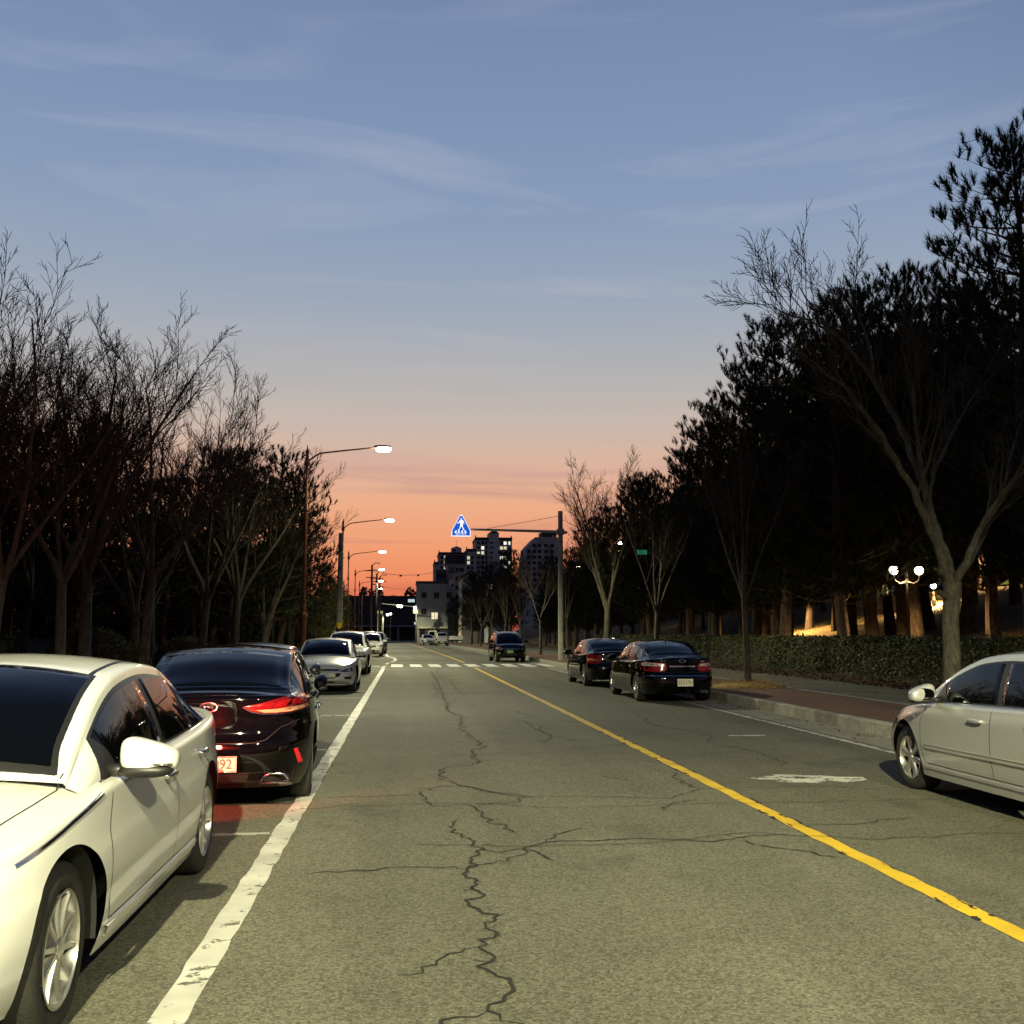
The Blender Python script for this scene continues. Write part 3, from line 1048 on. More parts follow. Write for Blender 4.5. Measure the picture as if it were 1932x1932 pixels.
class Car:
    def __init__(self, name, label, sp, paint, group=None, cat='car'):
        self.sp, self.paint = sp, M[paint]
        self.root = empty(name)
        tag(self.root, label, cat, group)
        self.F = {k: spline(sp[k]) for k in ('zb', 'zs', 'crown', 'bv', 'fo', 'ro', 'zr', 'gcr', 'wtop')}
        L = sp['L']
        self.xw = (L / 2 - sp['foh'], L / 2 - sp['foh'] - sp['wb'])
        self.build_body()

    # ---- shape of the hull
    def ring(self, v, thetas, inset=0.0, dz=0.0):
        sp, F = self.sp, self.F
        L, hw = sp['L'] / 2, sp['W'] / 2 * F['bv'](v) - inset
        af, ar = L + F['fo'](v) - inset, L + F['ro'](v) - inset
        out = []
        for th in thetas:
            c, s = math.cos(th), max(math.sin(th), 0.0)
            n = sp['nf'] if c >= 0 else sp['nr']
            a = af if c >= 0 else ar
            x = math.copysign(abs(c) ** (2 / n), c) * a
            y = hw * s ** (2 / n)
            d = L - x
            z = F['zb'](d) + v * (F['zs'](d) - F['zb'](d)) + dz
            out.append((x, y, z))
        return out

    def hw_at(self, d, v=1.0):
        sp = self.sp
        L, x = sp['L'] / 2, sp['L'] / 2 - d
        n = sp['nf'] if x >= 0 else sp['nr']
        a = L + (self.F['fo'](v) if x >= 0 else self.F['ro'](v))
        q = min(abs(x) / a, 1.0)
        return sp['W'] / 2 * self.F['bv'](v) * (1 - q ** n) ** (1 / n)

    def sidept(self, d, t, s=1):
        zb0 = self.F['zs'](d) + .030
        zr = max(self.F['zr'](d), zb0 + .005)
        wb0 = max(self.hw_at(d) - self.sp['inset'] - .02, .3)
        wr = min(self.F['wtop'](d), wb0)
        rc = min(.055, (zr - zb0) * .35)
        y = wb0 + (wr - wb0) * t + .018 * math.sin(PI * t)
        z = zb0 + (zr - rc - zb0) * t
        return Vector((self.sp['L'] / 2 - d, s * y, z))

    def toppt(self, d, q):
        zb0 = self.F['zs'](d) + .030
        zr = max(self.F['zr'](d), zb0 + .005)
        wb0 = max(self.hw_at(d) - self.sp['inset'] - .02, .3)
        rc = min(.055, (zr - zb0) * .35)
        wr = min(self.F['wtop'](d), wb0) - rc
        return Vector((self.sp['L'] / 2 - d, q * wr, zr + self.F['gcr'](d) * (1 - q * q)))

    def build_body(self):
        sp, F = self.sp, self.F
        n, rows = sp['n'], sp['rows']
        # parameter values that space the outline evenly
        fine = [PI * k / 4000 for k in range(4001)]
        ro = np.array(self.ring(.5, fine))
        seg = np.sqrt(((ro[1:, :2] - ro[:-1, :2]) ** 2).sum(1))
        cum = np.concatenate([[0], np.cumsum(seg)])
        th = list(np.interp(np.linspace(0, cum[-1], n + 1), cum, fine))
        th[0], th[-1] = 0.0, PI
        rings = [self.ring(k / rows, th) for k in range(rows + 1)]
        rad = .045
        for k in range(1, 6):
            a = k / 5 * PI / 2
            rings.append(self.ring(1.0, th, rad * (1 - math.cos(a)), rad * math.sin(a) * .8))
        v, nr_ = [], 2 * n
        for r in rings:
            v += [p for p in r] + [(p[0], -p[1], p[2]) for p in r[n - 1:0:-1]]
        v = [list(p) for p in v]
        f = []
        for j in range(len(rings) - 1):
            for i in range(nr_):
                f.append((j * nr_ + i, j * nr_ + (i + 1) % nr_, (j + 1) * nr_ + (i + 1) % nr_, (j + 1) * nr_ + i))
        # cut the wheel arches
        R_ = sp['wr'] + .055
        zc_ = sp['wr'] + .005
        keep, used_r, used_k = [], set(), set()
        for q in f:
            cx = sum(v[i][0] for i in q) / 4
            cy = sum(v[i][1] for i in q) / 4
            cz = sum(v[i][2] for i in q) / 4
            cut = abs(cy) > sp['W'] * .30 and any((cx - xw) ** 2 + (cz - zc_) ** 2 < R_ * R_ for xw in self.xw)
            if cut:
                used_r.update(q)
            else:
                keep.append(q)
                used_k.update(q)
        for i in used_r & used_k:
            xw = min(self.xw, key=lambda a: abs(a - v[i][0]))
            dx, dz = v[i][0] - xw, v[i][2] - zc_
            l = math.hypot(dx, dz) or 1
            v[i][0], v[i][2] = xw + dx / l * R_, zc_ + dz / l * R_
            dd = sp['L'] / 2 - v[i][0]
            vv = (v[i][2] - F['zb'](dd)) / max(.01, F['zs'](dd) - F['zb'](dd))
            if vv <= 1:
                v[i][1] = math.copysign(self.hw_at(dd, min(max(vv, 0), 1)), v[i][1])
        f = keep
        # bonnet, deck and the floor of the cabin: across from side to side
        base = (len(rings) - 1) * nr_
        m = 14
        L = sp['L'] / 2
        bmax = sp['W'] / 2
        gridi = []
        for i in range(n + 1):
            l = base + i
            r = base + (nr_ - i) % nr_
            row = [l]
            pl = v[l]
            k = min(1.0, abs(pl[1]) / (bmax * .75)) ** 1.3
            if i in (0, n):
                row = [l] * (m + 1)
            else:
                for j in range(1, m):
                    q = 1 - 2 * j / m
                    row.append(len(v))
                    v.append([pl[0], pl[1] * q, pl[2] + F['crown'](L - pl[0]) * k * (1 - abs(q) ** 2.4)])
                row.append(r)
            gridi.append(row)
        for a, b in zip(gridi[:-1], gridi[1:]):
            for j in range(m):
                q = []
                for t in (a[j], b[j], b[j + 1], a[j + 1]):
                    if t not in q:
                        q.append(t)
                if len(q) > 2:
                    f.append(tuple(q[::-1]))
        hull_n = len(v)
        # cabin
        ns = max(36, n // 2)
        d0, d1 = sp['zr'][0][0], sp['zr'][-1][0]
        kside, ktop = 9, 9
        half = []
        for s_ in range(ns + 1):
            u = s_ / ns
            d = d0 + (d1 - d0) * u
            pts = []
            for k in range(kside + 1):
                pts.append(self.sidept(d, k / kside))
            a0, b0 = self.sidept(d, 1.0), self.toppt(d, 1.0)
            for k in range(1, 4):
                w = k / 4 * PI / 2
                pts.append(Vector((a0.x, b0.y + (a0.y - b0.y) * math.cos(w), a0.z + (b0.z - a0.z) * math.sin(w))))
            for k in range(ktop + 1):
                pts.append(self.toppt(d, 1 - k / ktop))
            half.append(pts)
        w_ = len(half[0])
        full = 2 * w_ - 1
        for pts in half:
            v += [list(p) for p in pts] + [[p.x, -p.y, p.z] for p in pts[-2::-1]]
        for s_ in range(ns):
            for k in range(full - 1):
                o = hull_n + s_ * full
                f.append((o + k, o + full + k, o + full + k + 1, o + k + 1)[::-1])
        me = bpy.data.meshes.new('body')
        me.from_pydata(v, [], f)
        me.polygons.foreach_set('use_smooth', [True] * len(f))
        me.update()
        bm = bmesh.new()
        bm.from_mesh(me)
        bmesh.ops.recalc_face_normals(bm, faces=bm.faces)
        bm.to_mesh(me)
        bm.free()
        me.set_sharp_from_angle(angle=R(38))
        self.body = obj('body', me, self.paint, self.root)
        self.bvh = BVHTree.FromPolygons([Vector(p) for p in v], f)
        # dark floor and wheel arches
        ub = MB()
        zf = .24
        ub.box((0, 0, zf + .04), (sp['L'] * .84, sp['W'] * .70, .10))
        ub.build('underbody', M['liner'], self.root)
        for xw in self.xw:
            for s in (1, -1):
                lm = MB()
                pts, pin = [], []
                yi = s * (sp['W'] / 2 - .36)
                for k in range(21):
                    a = -R(11) + (PI + R(22)) * k / 20
                    xk = xw + math.cos(a) * (R_ - .001)
                    yo = s * (min(self.hw_at(L - xk, .25), self.hw_at(L - xk, .6)) - .030)
                    pts.append((xk, yo, zc_ + math.sin(a) * (R_ - .001)))
                    pin.append((xw + math.cos(a) * (R_ - .001), yi, zc_ + math.sin(a) * (R_ - .001)))
                fs = [(k, k + 1, k + 22, k + 21) for k in range(20)] + [tuple(range(21, 42))]
                lm.add(pts + pin, fs)
                lm.build('wheel_arch', M['liner'], self.root)

    # ---- things laid on the shell
    def hit(self, face, a, b):
        L = self.sp['L']
        if face == 'front':
            o, dr = Vector((L, a, b)), Vector((-1, 0, 0))
        elif face == 'rear':
            o, dr = Vector((-L, a, b)), Vector((1, 0, 0))
        elif face == 'left':
            o, dr = Vector((a, 3, b)), Vector((0, -1, 0))
        elif face == 'right':
            o, dr = Vector((a, -3, b)), Vector((0, 1, 0))
        else:
            o, dr = Vector((a, b, 3)), Vector((0, 0, -1))
        h = self.bvh.ray_cast(o, dr)
        if h[0] is None:
            h = self.bvh.find_nearest(o + dr * (L / 2 if face in ('front', 'rear') else 2))
        return h[0], -dr

    def patch(self, name, face, poly, mat, off=.006, edge=-.003, parent=None, step=.03, bulge=0.0):
        P = [Vector((p[0], p[1])) for p in poly]
        out = []
        for a, b in zip(P, P[1:] + P[:1]):
            k = max(1, int((b - a).length / step))
            out += [a.lerp(b, i / k) for i in range(k)]
        c = sum(out, Vector((0, 0))) / len(out)
        v, f = [], []
        n = len(out)
        levels = [(1.0, edge), (.985, off), (.8, off + bulge * .5), (.45, off + bulge), (.0, off + bulge)]
        for li, (s, o) in enumerate(levels):
            pts = out if s > 0 else [c]
            for p in pts:
                q = c + (p - c) * s
                h, nn = self.hit(face, q.x, q.y)
                v.append(h + nn * o)
        for li in range(3):
            for i in range(n):
                f.append((li * n + i, li * n + (i + 1) % n, (li + 1) * n + (i + 1) % n, (li + 1) * n + i))
        for i in range(n):
            f.append((3 * n + i, 3 * n + (i + 1) % n, 4 * n))
        mb_ = MB().add(v, f)
        return fix_normals(mb_.build(name, mat, parent or self.root, True, 40))

    def both(self, name, face, poly, mat, **kw):
        """the patch and its mirror twin across the car's middle"""
        a = self.patch(name, face, poly, mat, **kw)
        b = self.patch(name, face, [(-p[0], p[1]) for p in poly][::-1], mat, **kw)
        return a, b

    def strip(self, name, face, path, w, mat, off=.0018, parent=None, step=.03, thick=False):
        P = [Vector((p[0], p[1])) for p in path]
        out = []
        for a, b in zip(P[:-1], P[1:]):
            k = max(1, int((b - a).length / step))
            out += [a.lerp(b, i / k) for i in range(k)]
        out.append(P[-1])
        v, f = [], []
        for i, p in enumerate(out):
            t = (out[min(i + 1, len(out) - 1)] - out[max(i - 1, 0)]).normalized()
            nn = Vector((-t.y, t.x))
            cols = (-1, 1) if not thick else (-1.0, -.9, -.3, .3, .9, 1.0)
            for s in cols:
                q = p + nn * s * w / 2
                h, ax = self.hit(face, q.x, q.y)
                o = off if not thick else (-.002 if abs(s) == 1.0 else off)
                v.append(h + ax * o)
            c = len(cols)
            if i:
                for k in range(c - 1):
                    f.append(((i - 1) * c + k, (i - 1) * c + k + 1, i * c + k + 1, i * c + k))
        return fix_normals(MB().add(v, f).build(name, mat, parent or self.root, True, 50))

    def pane(self, name, fn, us, vs, mat, off, parent=None):
        """glass laid on the cabin: fn(u, v) gives the shell point"""
        v, f = [], []
        e = .004
        for i, u in enumerate(us):
            for j, w in enumerate(vs):
                p = fn(u, w)
                du = fn(min(u + e, 1), w) - fn(max(u - e, 0), w)
                dv = fn(u, min(w + e, 1)) - fn(u, max(w - e, 0))
                nn = du.cross(dv)
                nn = nn.normalized() if nn.length > 1e-9 else Vector((0, 0, 1))
                if nn.dot(p - Vector((p.x * .8, 0, .6))) < 0:
                    nn = -nn
                edge = i in (0, len(us) - 1) or j in (0, len(vs) - 1)
                v.append(p + nn * (off if not edge else -.002))
        n = len(vs)
        for i in range(len(us) - 1):
            for j in range(n - 1):
                f.append((i * n + j, i * n + j + 1, (i + 1) * n + j + 1, (i + 1) * n + j))
        return fix_normals(MB().add(v, f).build(name, mat, parent or self.root, True, 40))

    def glazing(self, trim='plastic', chrome=True, detail=True):
        sp = self.sp
        g_ = M[sp['glass']]
        lin_ = lambda n: [0, .012] + [(k + 1) / n for k in range(n - 1)] + [.988, 1]

        def wsf(d0, d1, qm):
            return lambda u, w: self.toppt(d0 + (d1 - d0) * u + .05 * (d1 - d0) * (1 - (2 * w - 1) ** 2) * (0), (2 * w - 1) * qm)
        e = .045
        a = self.pane('windscreen_surround', wsf(sp['ws'][0] - e, sp['ws'][1] + e * .7, .985), lin_(12), lin_(12), M[trim], .0025)
        w = self.pane('windscreen', wsf(*sp['ws'], .945), lin_(12), lin_(12), g_, .005)
        a = self.pane('rear_window_surround', wsf(sp['rw'][0] - e * .6, sp['rw'][1] + e, .97), lin_(12), lin_(12), M[trim], .0025)
        w = self.pane('rear_window', wsf(*sp['rw'], .92), lin_(12), lin_(12), g_, .005)
        for s in (1, -1):
            def sf(q, t0, t1):
                return lambda u, w_: self.sidept((q[0] + (q[1] - q[0]) * (t0 + (t1 - t0) * w_)) * (1 - u) + (q[2] + (q[3] - q[2]) * (t0 + (t1 - t0) * w_)) * u, t0 + (t1 - t0) * w_, s)
            if detail:
                f0, l0 = sp['side'][0], sp['side'][-1]
                q = (f0[0] - .30, f0[1] - .02, l0[2] + .06, l0[3] + .05)
                self.pane('window_trim', sf(q, .015, .985), lin_(26), lin_(6), M[trim], .0022)
            for k, q in enumerate(sp['side']):
                self.pane('side_window', sf(q, .07, .93), lin_(10), lin_(6), g_, .005)
            if chrome and detail:
                f0, l0 = sp['side'][0], sp['side'][-1]
                dd = np.linspace(f0[0] - .32, l0[2] + .08, 40)
                self_pts = [self.sidept(d, .03, s) + Vector((0, s * .004, 0)) for d in dd]
                MB().tube(self_pts, .008, 6).build('belt_trim', M['chrome'], self.root, True)

    def seams_side(self, handles='chrome', fuel=True, low=.13):
        sp = self.sp
        L = sp['L'] / 2
        hm = M[handles] if handles in M else self.paint
        for s, face in ((1, 'left'), (-1, 'right')):
            a, b, c = sp['seams']
            zt = lambda d: self.F['zs'](d) + .02
            zl = lambda d: self.F['zb'](d) + low
            xr = self.xw[1]
            Ra = sp['wr'] + .075
            front = [(L - a - .10, zt(a) - .02), (L - a - .02, zt(a) - .16), (L - a - .02, zl(a) + .1), (L - a - .08, zl(a))]
            mid = [(L - b, zt(b)), (L - b - .01, zl(b))]
            dr = c
            rear = [(L - dr, zt(dr)), (L - dr + .02, sp['wr'] + .42)]
            for w in (0.15, .35, .55, .75, .95):
                ang = PI / 2 - w * R(68)
                rear.append((xr + math.cos(ang) * Ra, sp['wr'] + math.sin(ang) * Ra))
            rear.append((xr + Ra * .97 + .03, zl(c)))
            bottom = [(L - a - .08, zl(a)), (xr + Ra * .97 + .03, zl(c))]
            for nm, p in (('door_gap', front), ('door_gap', mid), ('door_gap', rear), ('sill_gap', bottom)):
                self.strip(nm, face, p, .007, M['seam'], .0016)
            for d in (b - .20, c - .22):
                z = self.F['zs'](d) - .085
                h, ax = self.hit(face, L - d, z)
                hb = MB()
                hb.blob((h.x, h.y + s * .032, h.z), (.115, .014, .020), 2.4, 2.4, 14, 8)
                hb.blob((h.x + .08, h.y + s * .012, h.z), (.016, .024, .014), 2.4, 2.4, 8, 6)
                hb.blob((h.x - .08, h.y + s * .012, h.z), (.016, .024, .014), 2.4, 2.4, 8, 6)
                hb.build('door_handle', hm, self.root, True)
                self.patch('handle_cup', face, [(h.x + .055 * math.cos(k * PI / 6), h.z - .006 + .036 * math.sin(k * PI / 6)) for k in range(12)], self.paint, off=-.003, edge=-.002)
        self.strip('bonnet_gap', 'top', [(L - .35, -.60), (L - 1.0, -.70), (L - 1.28, -.73)], .007, M['seam'], .0016)
        self.strip('bonnet_gap', 'top', [(L - .35, .60), (L - 1.0, .70), (L - 1.28, .73)], .007, M['seam'], .0016)

    def mirrors(self, two_tone=True, size=1.0, folded=False):
        sp = self.sp
        L = sp['L'] / 2
        d = sp['mirror_d']
        for s in (1, -1):
            b = self.sidept(d - .16, .10, s)
            c = Vector((b.x + .02, b.y + s * .185 * size, b.z + .062))
            root = MB()
            # shell: wedge-like rounded body, deeper on the inside
            root.blob((c.x, c.y, c.z + .012), (.078 * size, .130 * size, .076 * size), 3.1, 3.0, 28, 16)
            for i, p in enumerate(root.v):
                t = (p[1] - c.y) * s / .125
                root.v[i] = (p[0] - max(0, t) * .035, p[1], c.z + .012 - .012 * t + (p[2] - c.z - .012) * (1.0 - (.10 * t if p[2] < c.z else .34 * t)))
            mi = root.build('mirror', self.paint, self.root, True)
            low = MB()
            low.blob((c.x + .004, c.y - s * .012, c.z - .048 * size), (.076 * size, .126 * size, .034 * size), 2.6, 2.6, 16, 8)
            low.build('mirror_base', M['plastic'], mi, True)
            if folded:                                                  # swung back against the door
                for o_ in (mi, mi.children[0]):
                    for q in o_.data.vertices:
                        dx, dy = q.co.x - c.x, q.co.y - c.y
                        q.co.x, q.co.y = c.x - .05 - dy * s * .9, c.y - s * .085 + dx * s * .9
                continue
            st = MB().tube([(b.x + .01, b.y - s * .01, b.z + .015), (c.x, c.y - s * .09, c.z - .05)], [.034, .024], 8)
            st.build('mirror_stalk', M['plastic'], mi, True)
            gl = MB().blob((c.x - .072 * size, c.y, c.z + .01), (.006, .10 * size, .055 * size), 2.5, 2.8, 14, 8)
            gl.build('mirror_glass', M['glass'], mi, True)
            if two_tone:
                MB().blob((c.x + .045, c.y + s * .05, c.z - .018), (.026, .068, .008), 2.3, 2.3, 12, 6).build('mirror_signal', M['chrome'], mi, True)

    def wheels(self, style='multi', caps=None):
        sp = self.sp
        r, w = sp['wr'], sp['tw']
        key = (r, w, style)
        if key not in Car.cache:
            t = MB()
            t.lathe([(r * .66, -.01), (r * .70, .0), (r * .82, .006), (r * .93, .0), (r * .985, -.020), (r, -.045), (r, -w + .045), (r * .985, -w + .02), (r * .90, -w), (r * .66, -w + .01)],
                    40, axis='y')
            for k in (.3, .5, .7):                                    # grooves round the tread
                pass
            rm = MB()
            rr = r * .675
            rm.lathe([(rr, .004), (rr * .955, .006), (rr * .93, -.008), (rr * .90, -.05), (rr * .88, -w * .8)], 40, axis='y')
            rm.lathe([(rr * .22, -.012), (rr * .19, .000), (rr * .06, .004), (.001, .004)], 20, axis='y')
            ns = {'multi': 10, 'five': 5, 'six': 6}[style]
            for k in range(ns):
                a = 2 * PI * k / ns + .2
                ww = {'multi': (.10, .062), 'five': (.20, .30), 'six': (.17, .27)}[style]
                def pt(rad, off, yy):
                    aa = a + off / rad
                    return (math.cos(aa) * rad, yy, math.sin(aa) * rad)
                r0, r1 = rr * .16, rr * .95
                w0, w1 = ww[0] * rr, ww[1] * rr
                wm = (w0 + w1) * (.36 if style != 'multi' else .45)
                rmid = (r0 + r1) * .55
                vs = []
                for (ra, wa, yf) in ((r0, w0, -.004), (rmid, wm, -.010), (r1, w1, -.004)):
                    for sg in (-1, -.55, .55, 1):
                        yy = yf if abs(sg) < .9 else yf - .016
                        vs.append(pt(ra, sg * wa, yy))
                    vs.append(pt(ra, wa, yf - .045))
                    vs.append(pt(ra, -wa, yf - .045))
                fs = []
                order = [5, 0, 1, 2, 3, 4]
                for j in range(2):
                    for q in range(5):
                        fs.append((j * 6 + order[q], j * 6 + order[q + 1], (j + 1) * 6 + order[q + 1], (j + 1) * 6 + order[q]))
                rm.add(vs, fs)
            bk = MB()  # near-black disc painted as the shade between the spokes
            bk.lathe([(rr * .93, -.058), (.001, -.058)], 28, axis='y')
            tm, rmm, bm_ = t.mesh('tyre', True, 45), rm.mesh('rim', True, 40), bk.mesh('rim_shade_disc', False)
            tm.materials.append(M['tyre'])
            rmm.materials.append(M['rim'])
            bm_.materials.append(M['rim_dark'])
            for me_ in (tm, rmm, bm_):
                b = bmesh.new()
                b.from_mesh(me_)
                bmesh.ops.recalc_face_normals(b, faces=b.faces)
                b.to_mesh(me_)
                b.free()
            Car.cache[key] = (tm, rmm, bm_)
        tm, rmm, bm_ = Car.cache[key]
        for i, xw in enumerate(self.xw):
            for s in (1, -1):
                e = empty('wheel', (xw, s * (min(self.hw_at(sp['L'] / 2 - xw - e_, .30) for e_ in (-.26, 0, .26)) - .010), r), 0 if s > 0 else PI, self.root)
                obj('tyre', tm, None, e)
                obj('rim', rmm, None, e)
                obj('rim_shade_disc', bm_, None, e)

    cache = {}

    def place(self, x, y, heading, z=0.0):
        """heading: +1 drives away from the camera, -1 towards it"""
        self.root.location = (x, y, z)
        self.root.rotation_euler = (0, 0, heading)
        return self

    def plate(self, face, yc, zc, w, h, text, mat='plate_white', ink='ink', size=None, align='CENTER'):
        p = self.patch('number_plate', face, [(yc - w / 2, zc - h / 2), (yc + w / 2, zc - h / 2), (yc + w / 2, zc + h / 2), (yc - w / 2, zc + h / 2)], M[mat], off=.012, edge=0)
        # a plate is flat: level the curved patch
        sx = [v.co.x for v in p.data.vertices]
        lim = (max(sx) + .006) if face == 'front' else (min(sx) - .006)
        for v in p.data.vertices:
            v.co.x = lim
        n0 = len(p.data.vertices)
        if text:
            me_ = text_mesh(text, size or h * .62, align)
            xs_ = [q.co.x for q in me_.vertices]
            fit = min(1.0, w * .84 / max(.01, max(xs_) - min(xs_)))
            for q in me_.vertices:
                q.co.x *= fit
            o = obj('plate_number', me_, M[ink], p)
            o.rotation_euler = (PI / 2, 0, PI / 2 if face == 'front' else -PI / 2)
            o.location = (lim + (.003 if face == 'front' else -.003), yc, zc - h * .24)
        return p


def text_mesh(s, size, align='CENTER', squeeze=1.0):
    cu = bpy.data.curves.new('text', 'FONT')
    cu.body = s
    cu.size = size * 1.35
    cu.align_x = align
    cu.extrude = .0006
    cu.resolution_u = 3
    t = bpy.data.objects.new('text', cu)
    COL.objects.link(t)
    dg = bpy.context.evaluated_depsgraph_get()
    dg.update()
    me_ = bpy.data.meshes.new_from_object(t.evaluated_get(dg))
    bpy.data.objects.remove(t)
    bpy.data.curves.remove(cu)
    for v in me_.vertices:
        v.co.x *= squeeze
    me_.materials.clear()
    return me_


def headlamps(c, poly, inner=None, bright=False):
    for o in c.both('headlight', 'front', poly, M['lens_head'], off=.004, bulge=.006):
        pass
    if inner:
        c.both('lamp_reflector', 'front', inner, M['lens_clear'] if not bright else M['chrome'], off=.013, bulge=.004)


def circle(cx, cz, r, n=12, ry=None):
    return [(cx + r * math.cos(2 * PI * k / n), cz + (ry or r) * math.sin(2 * PI * k / n)) for k in range(n)]


GROUP_L = 'cars parked in the left bays'
GROUP_R = 'cars parked along the right kerb'


# ---- white sedan in the foreground, nose towards us
c = Car('parked_sedan', 'near white sedan parked nose forward at the lower left edge', scaled(SEDAN, 4.86, 1.865, 1.475, n=230, rows=30), 'paint_white', GROUP_L)
c.glazing()
c.seams_side()
c.mirrors()
c.wheels('multi')
headlamps(c, [(.40, .60), (.60, .635), (.76, .67), (.77, .61), (.66, .545), (.46, .53)], circle(.62, .595, .035))
c.patch('grille', 'front', [(-.42, .60), (.42, .60), (.50, .50), (.36, .34), (-.36, .34), (-.50, .50)], M['plastic'], off=.008)
for k in range(4):
    c.strip('grille_bar', 'front', [(-.40, .38 + .055 * k), (.40, .38 + .055 * k)], .018, M['chrome'], .014, thick=True)
c.plate('front', 0, .36, .52, .11, '')
c.both('fog_recess', 'front', [(.58, .40), (.80, .42), (.78, .30), (.60, .28)], M['plastic'])
c.both('tail_light', 'rear', [(.50, .86), (.66, .92), (.83, .94), (.84, .84), (.70, .78), (.54, .80)], M['tail_lit'], off=.006)
c.plate('rear', 0, .47, .52, .11, '')
for s, face in ((1, 'left'), (-1, 'right')):
    L_ = c.sp['L'] / 2
    c.strip('sill_moulding', face, [(c.xw[0] - .45, .275), (c.xw[1] + .42, .275)], .045, c.paint, .014, thick=True)
    c.strip('bonnet_chrome', face, [(L_ - .58, .73), (L_ - 1.0, .815), (L_ - 1.34, .875)], .014, M['chrome'], .006, thick=True)
    c.strip('roof_channel', 'top', [(L_ - 2.0, s * .575), (L_ - 2.6, s * .565), (L_ - 3.4, s * .55)], .022, M['plastic'], .002)
c.place(-2.19, 7.2 - (4.86 / 2 - c.sp['foh'] - c.sp['wb'] + 4.86 / 2 - 4.86 / 2) * 1.0, -PI / 2)
WHITE = c
c.root.location.y = 7.2 + c.xw[1]                                      # rear axle 7.2 m away
# the white sedan's tail lamps are on: they redden the black car behind it
for s in (1, -1):
    p = c.hit('rear', s * .52, .84)[0]
    ld = bpy.data.lights.new('tail_lamp_light', 'AREA')
    ld.energy, ld.color, ld.size = 42, (1, .05, .03), .10
    ld.spread = R(95)
    lo = bpy.data.objects.new('tail_lamp_light', ld)
    COL.objects.link(lo)
    lo.parent = c.root
    lo.location = (p.x - .03, p.y, p.z)
    lo.rotation_euler = (0, R(90), 0)

# ---- black sedan seen from behind
c = Car('parked_sedan', 'glossy black sedan with chrome exhaust tip, rear towards us, lower left', scaled(SEDAN, 4.70, 1.865, 1.475, n=230, rows=30, nr=4.6), 'paint_black', GROUP_L)
c.glazing('paint_black')
c.seams_side()
c.mirrors(folded=True)
c.wheels('multi')
tl = [(.29, .925), (.45, .955), (.62, 1.0), (.80, 1.035), (.88, 1.03), (.895, .95), (.86, .885), (.70, .862), (.48, .862), (.37, .88)]
c.both('tail_light', 'rear', tl, M['lens_dark_red'], off=.008, bulge=.006)
c.both('brake_lens', 'rear', [(.40, .905), (.52, .915), (.57, .952), (.45, .94)], M['lens_red'], off=.017)
c.both('brake_lens', 'rear', [(.55, .915), (.66, .92), (.70, .985), (.60, .965)], M['lens_red'], off=.017)
c.both('brake_lens', 'rear', [(.70, .93), (.83, .935), (.85, 1.005), (.73, .995)], M['lens_red'], off=.017)
c.both('reversing_lens', 'rear', [(.40, .895), (.56, .900), (.84, .922), (.85, .895), (.70, .872), (.48, .870)], M['lens_amber'], off=.018)
c.strip('lamp_chrome', 'rear', [(.29, .92), (.37, .876), (.48, .858), (.70, .857), (.86, .878)], .008, M['chrome'], .014, thick=True)
c.strip('lamp_chrome', 'rear', [(-.29, .92), (-.37, .876), (-.48, .858), (-.70, .857), (-.86, .878)], .008, M['chrome'], .014, thick=True)
em = MB()
for k in range(24):
    pass
h, _ = c.hit('rear', 0, .925)
ring = [(h.x - .012, .075 * math.cos(2 * PI * k / 28), .925 + .040 * math.sin(2 * PI * k / 28)) for k in range(29)]
em.tube(ring, .0055, 6)
em.tube([(h.x - .012, -.038, .898), (h.x - .012, -.030, .952)], .007, 6)
em.tube([(h.x - .012, .030, .898), (h.x - .012, .038, .952)], .007, 6)
em.tube([(h.x - .012, -.034, .915), (h.x - .012, .034, .935)], .007, 6)
em.build('emblem', M['chrome'], c.root, True)
c.strip('boot_gap', 'rear', [(-.80, .80), (-.62, .74), (-.50, .64), (-.40, .615), (.40, .615), (.50, .64), (.62, .74), (.80, .80)], .008, M['seam'], .002)
c.strip('boot_crease', 'rear', [(-.80, .785), (-.63, .725), (-.51, .625), (-.40, .600), (.40, .600), (.51, .625), (.63, .725), (.80, .785)], .014, c.paint, .010, thick=True)
c.strip('boot_lip', 'rear', [(-.70, 1.065), (0, 1.078), (.70, 1.065)], .018, c.paint, .012, thick=True)
c.strip('bumper_crease', 'rear', [(-.86, .56), (-.4, .55), (.4, .55), (.86, .56)], .02, c.paint, .010, thick=True)
c.patch('diffuser', 'rear', [(-.76, .375), (-.40, .36), (.40, .36), (.76, .375), (.72, .262), (-.72, .262)], M['plastic'], off=.004)
c.both('reflector', 'rear', [(.735, .545), (.765, .550), (.815, .41), (.775, .405)], M['reflector'], off=.008)
for s in (1, -1):
    poly = [(s * .455, .268), (s * .71, .268), (s * .695, .308), (s * .655, .345), (s * .535, .345), (s * .485, .318)]
    c.patch('exhaust_opening', 'rear', poly, M['liner'], off=.004)
    h3 = [c.hit('rear', *q)[0] for q in poly]
    xx = min(q.x for q in h3) - .012
    MB().tube([(xx, q[0], q[1]) for q in poly + poly[:2]], .011, 8).build('exhaust_trim', M['chrome'], c.root, True)
c.plate('rear', 0, .44, .52, .135, '', 'plate_shaded')
pl = [o for o in c.root.children if o.name.startswith('number_plate')][0]
me_ = text_mesh('092', .088, 'RIGHT', .92)
o = obj('plate_number', me_, M['ink'], pl)
o.rotation_euler = (PI / 2, 0, -PI / 2)
o.location = (min(v.co.x for v in pl.data.vertices) - .003, -.225, .44 - .036)
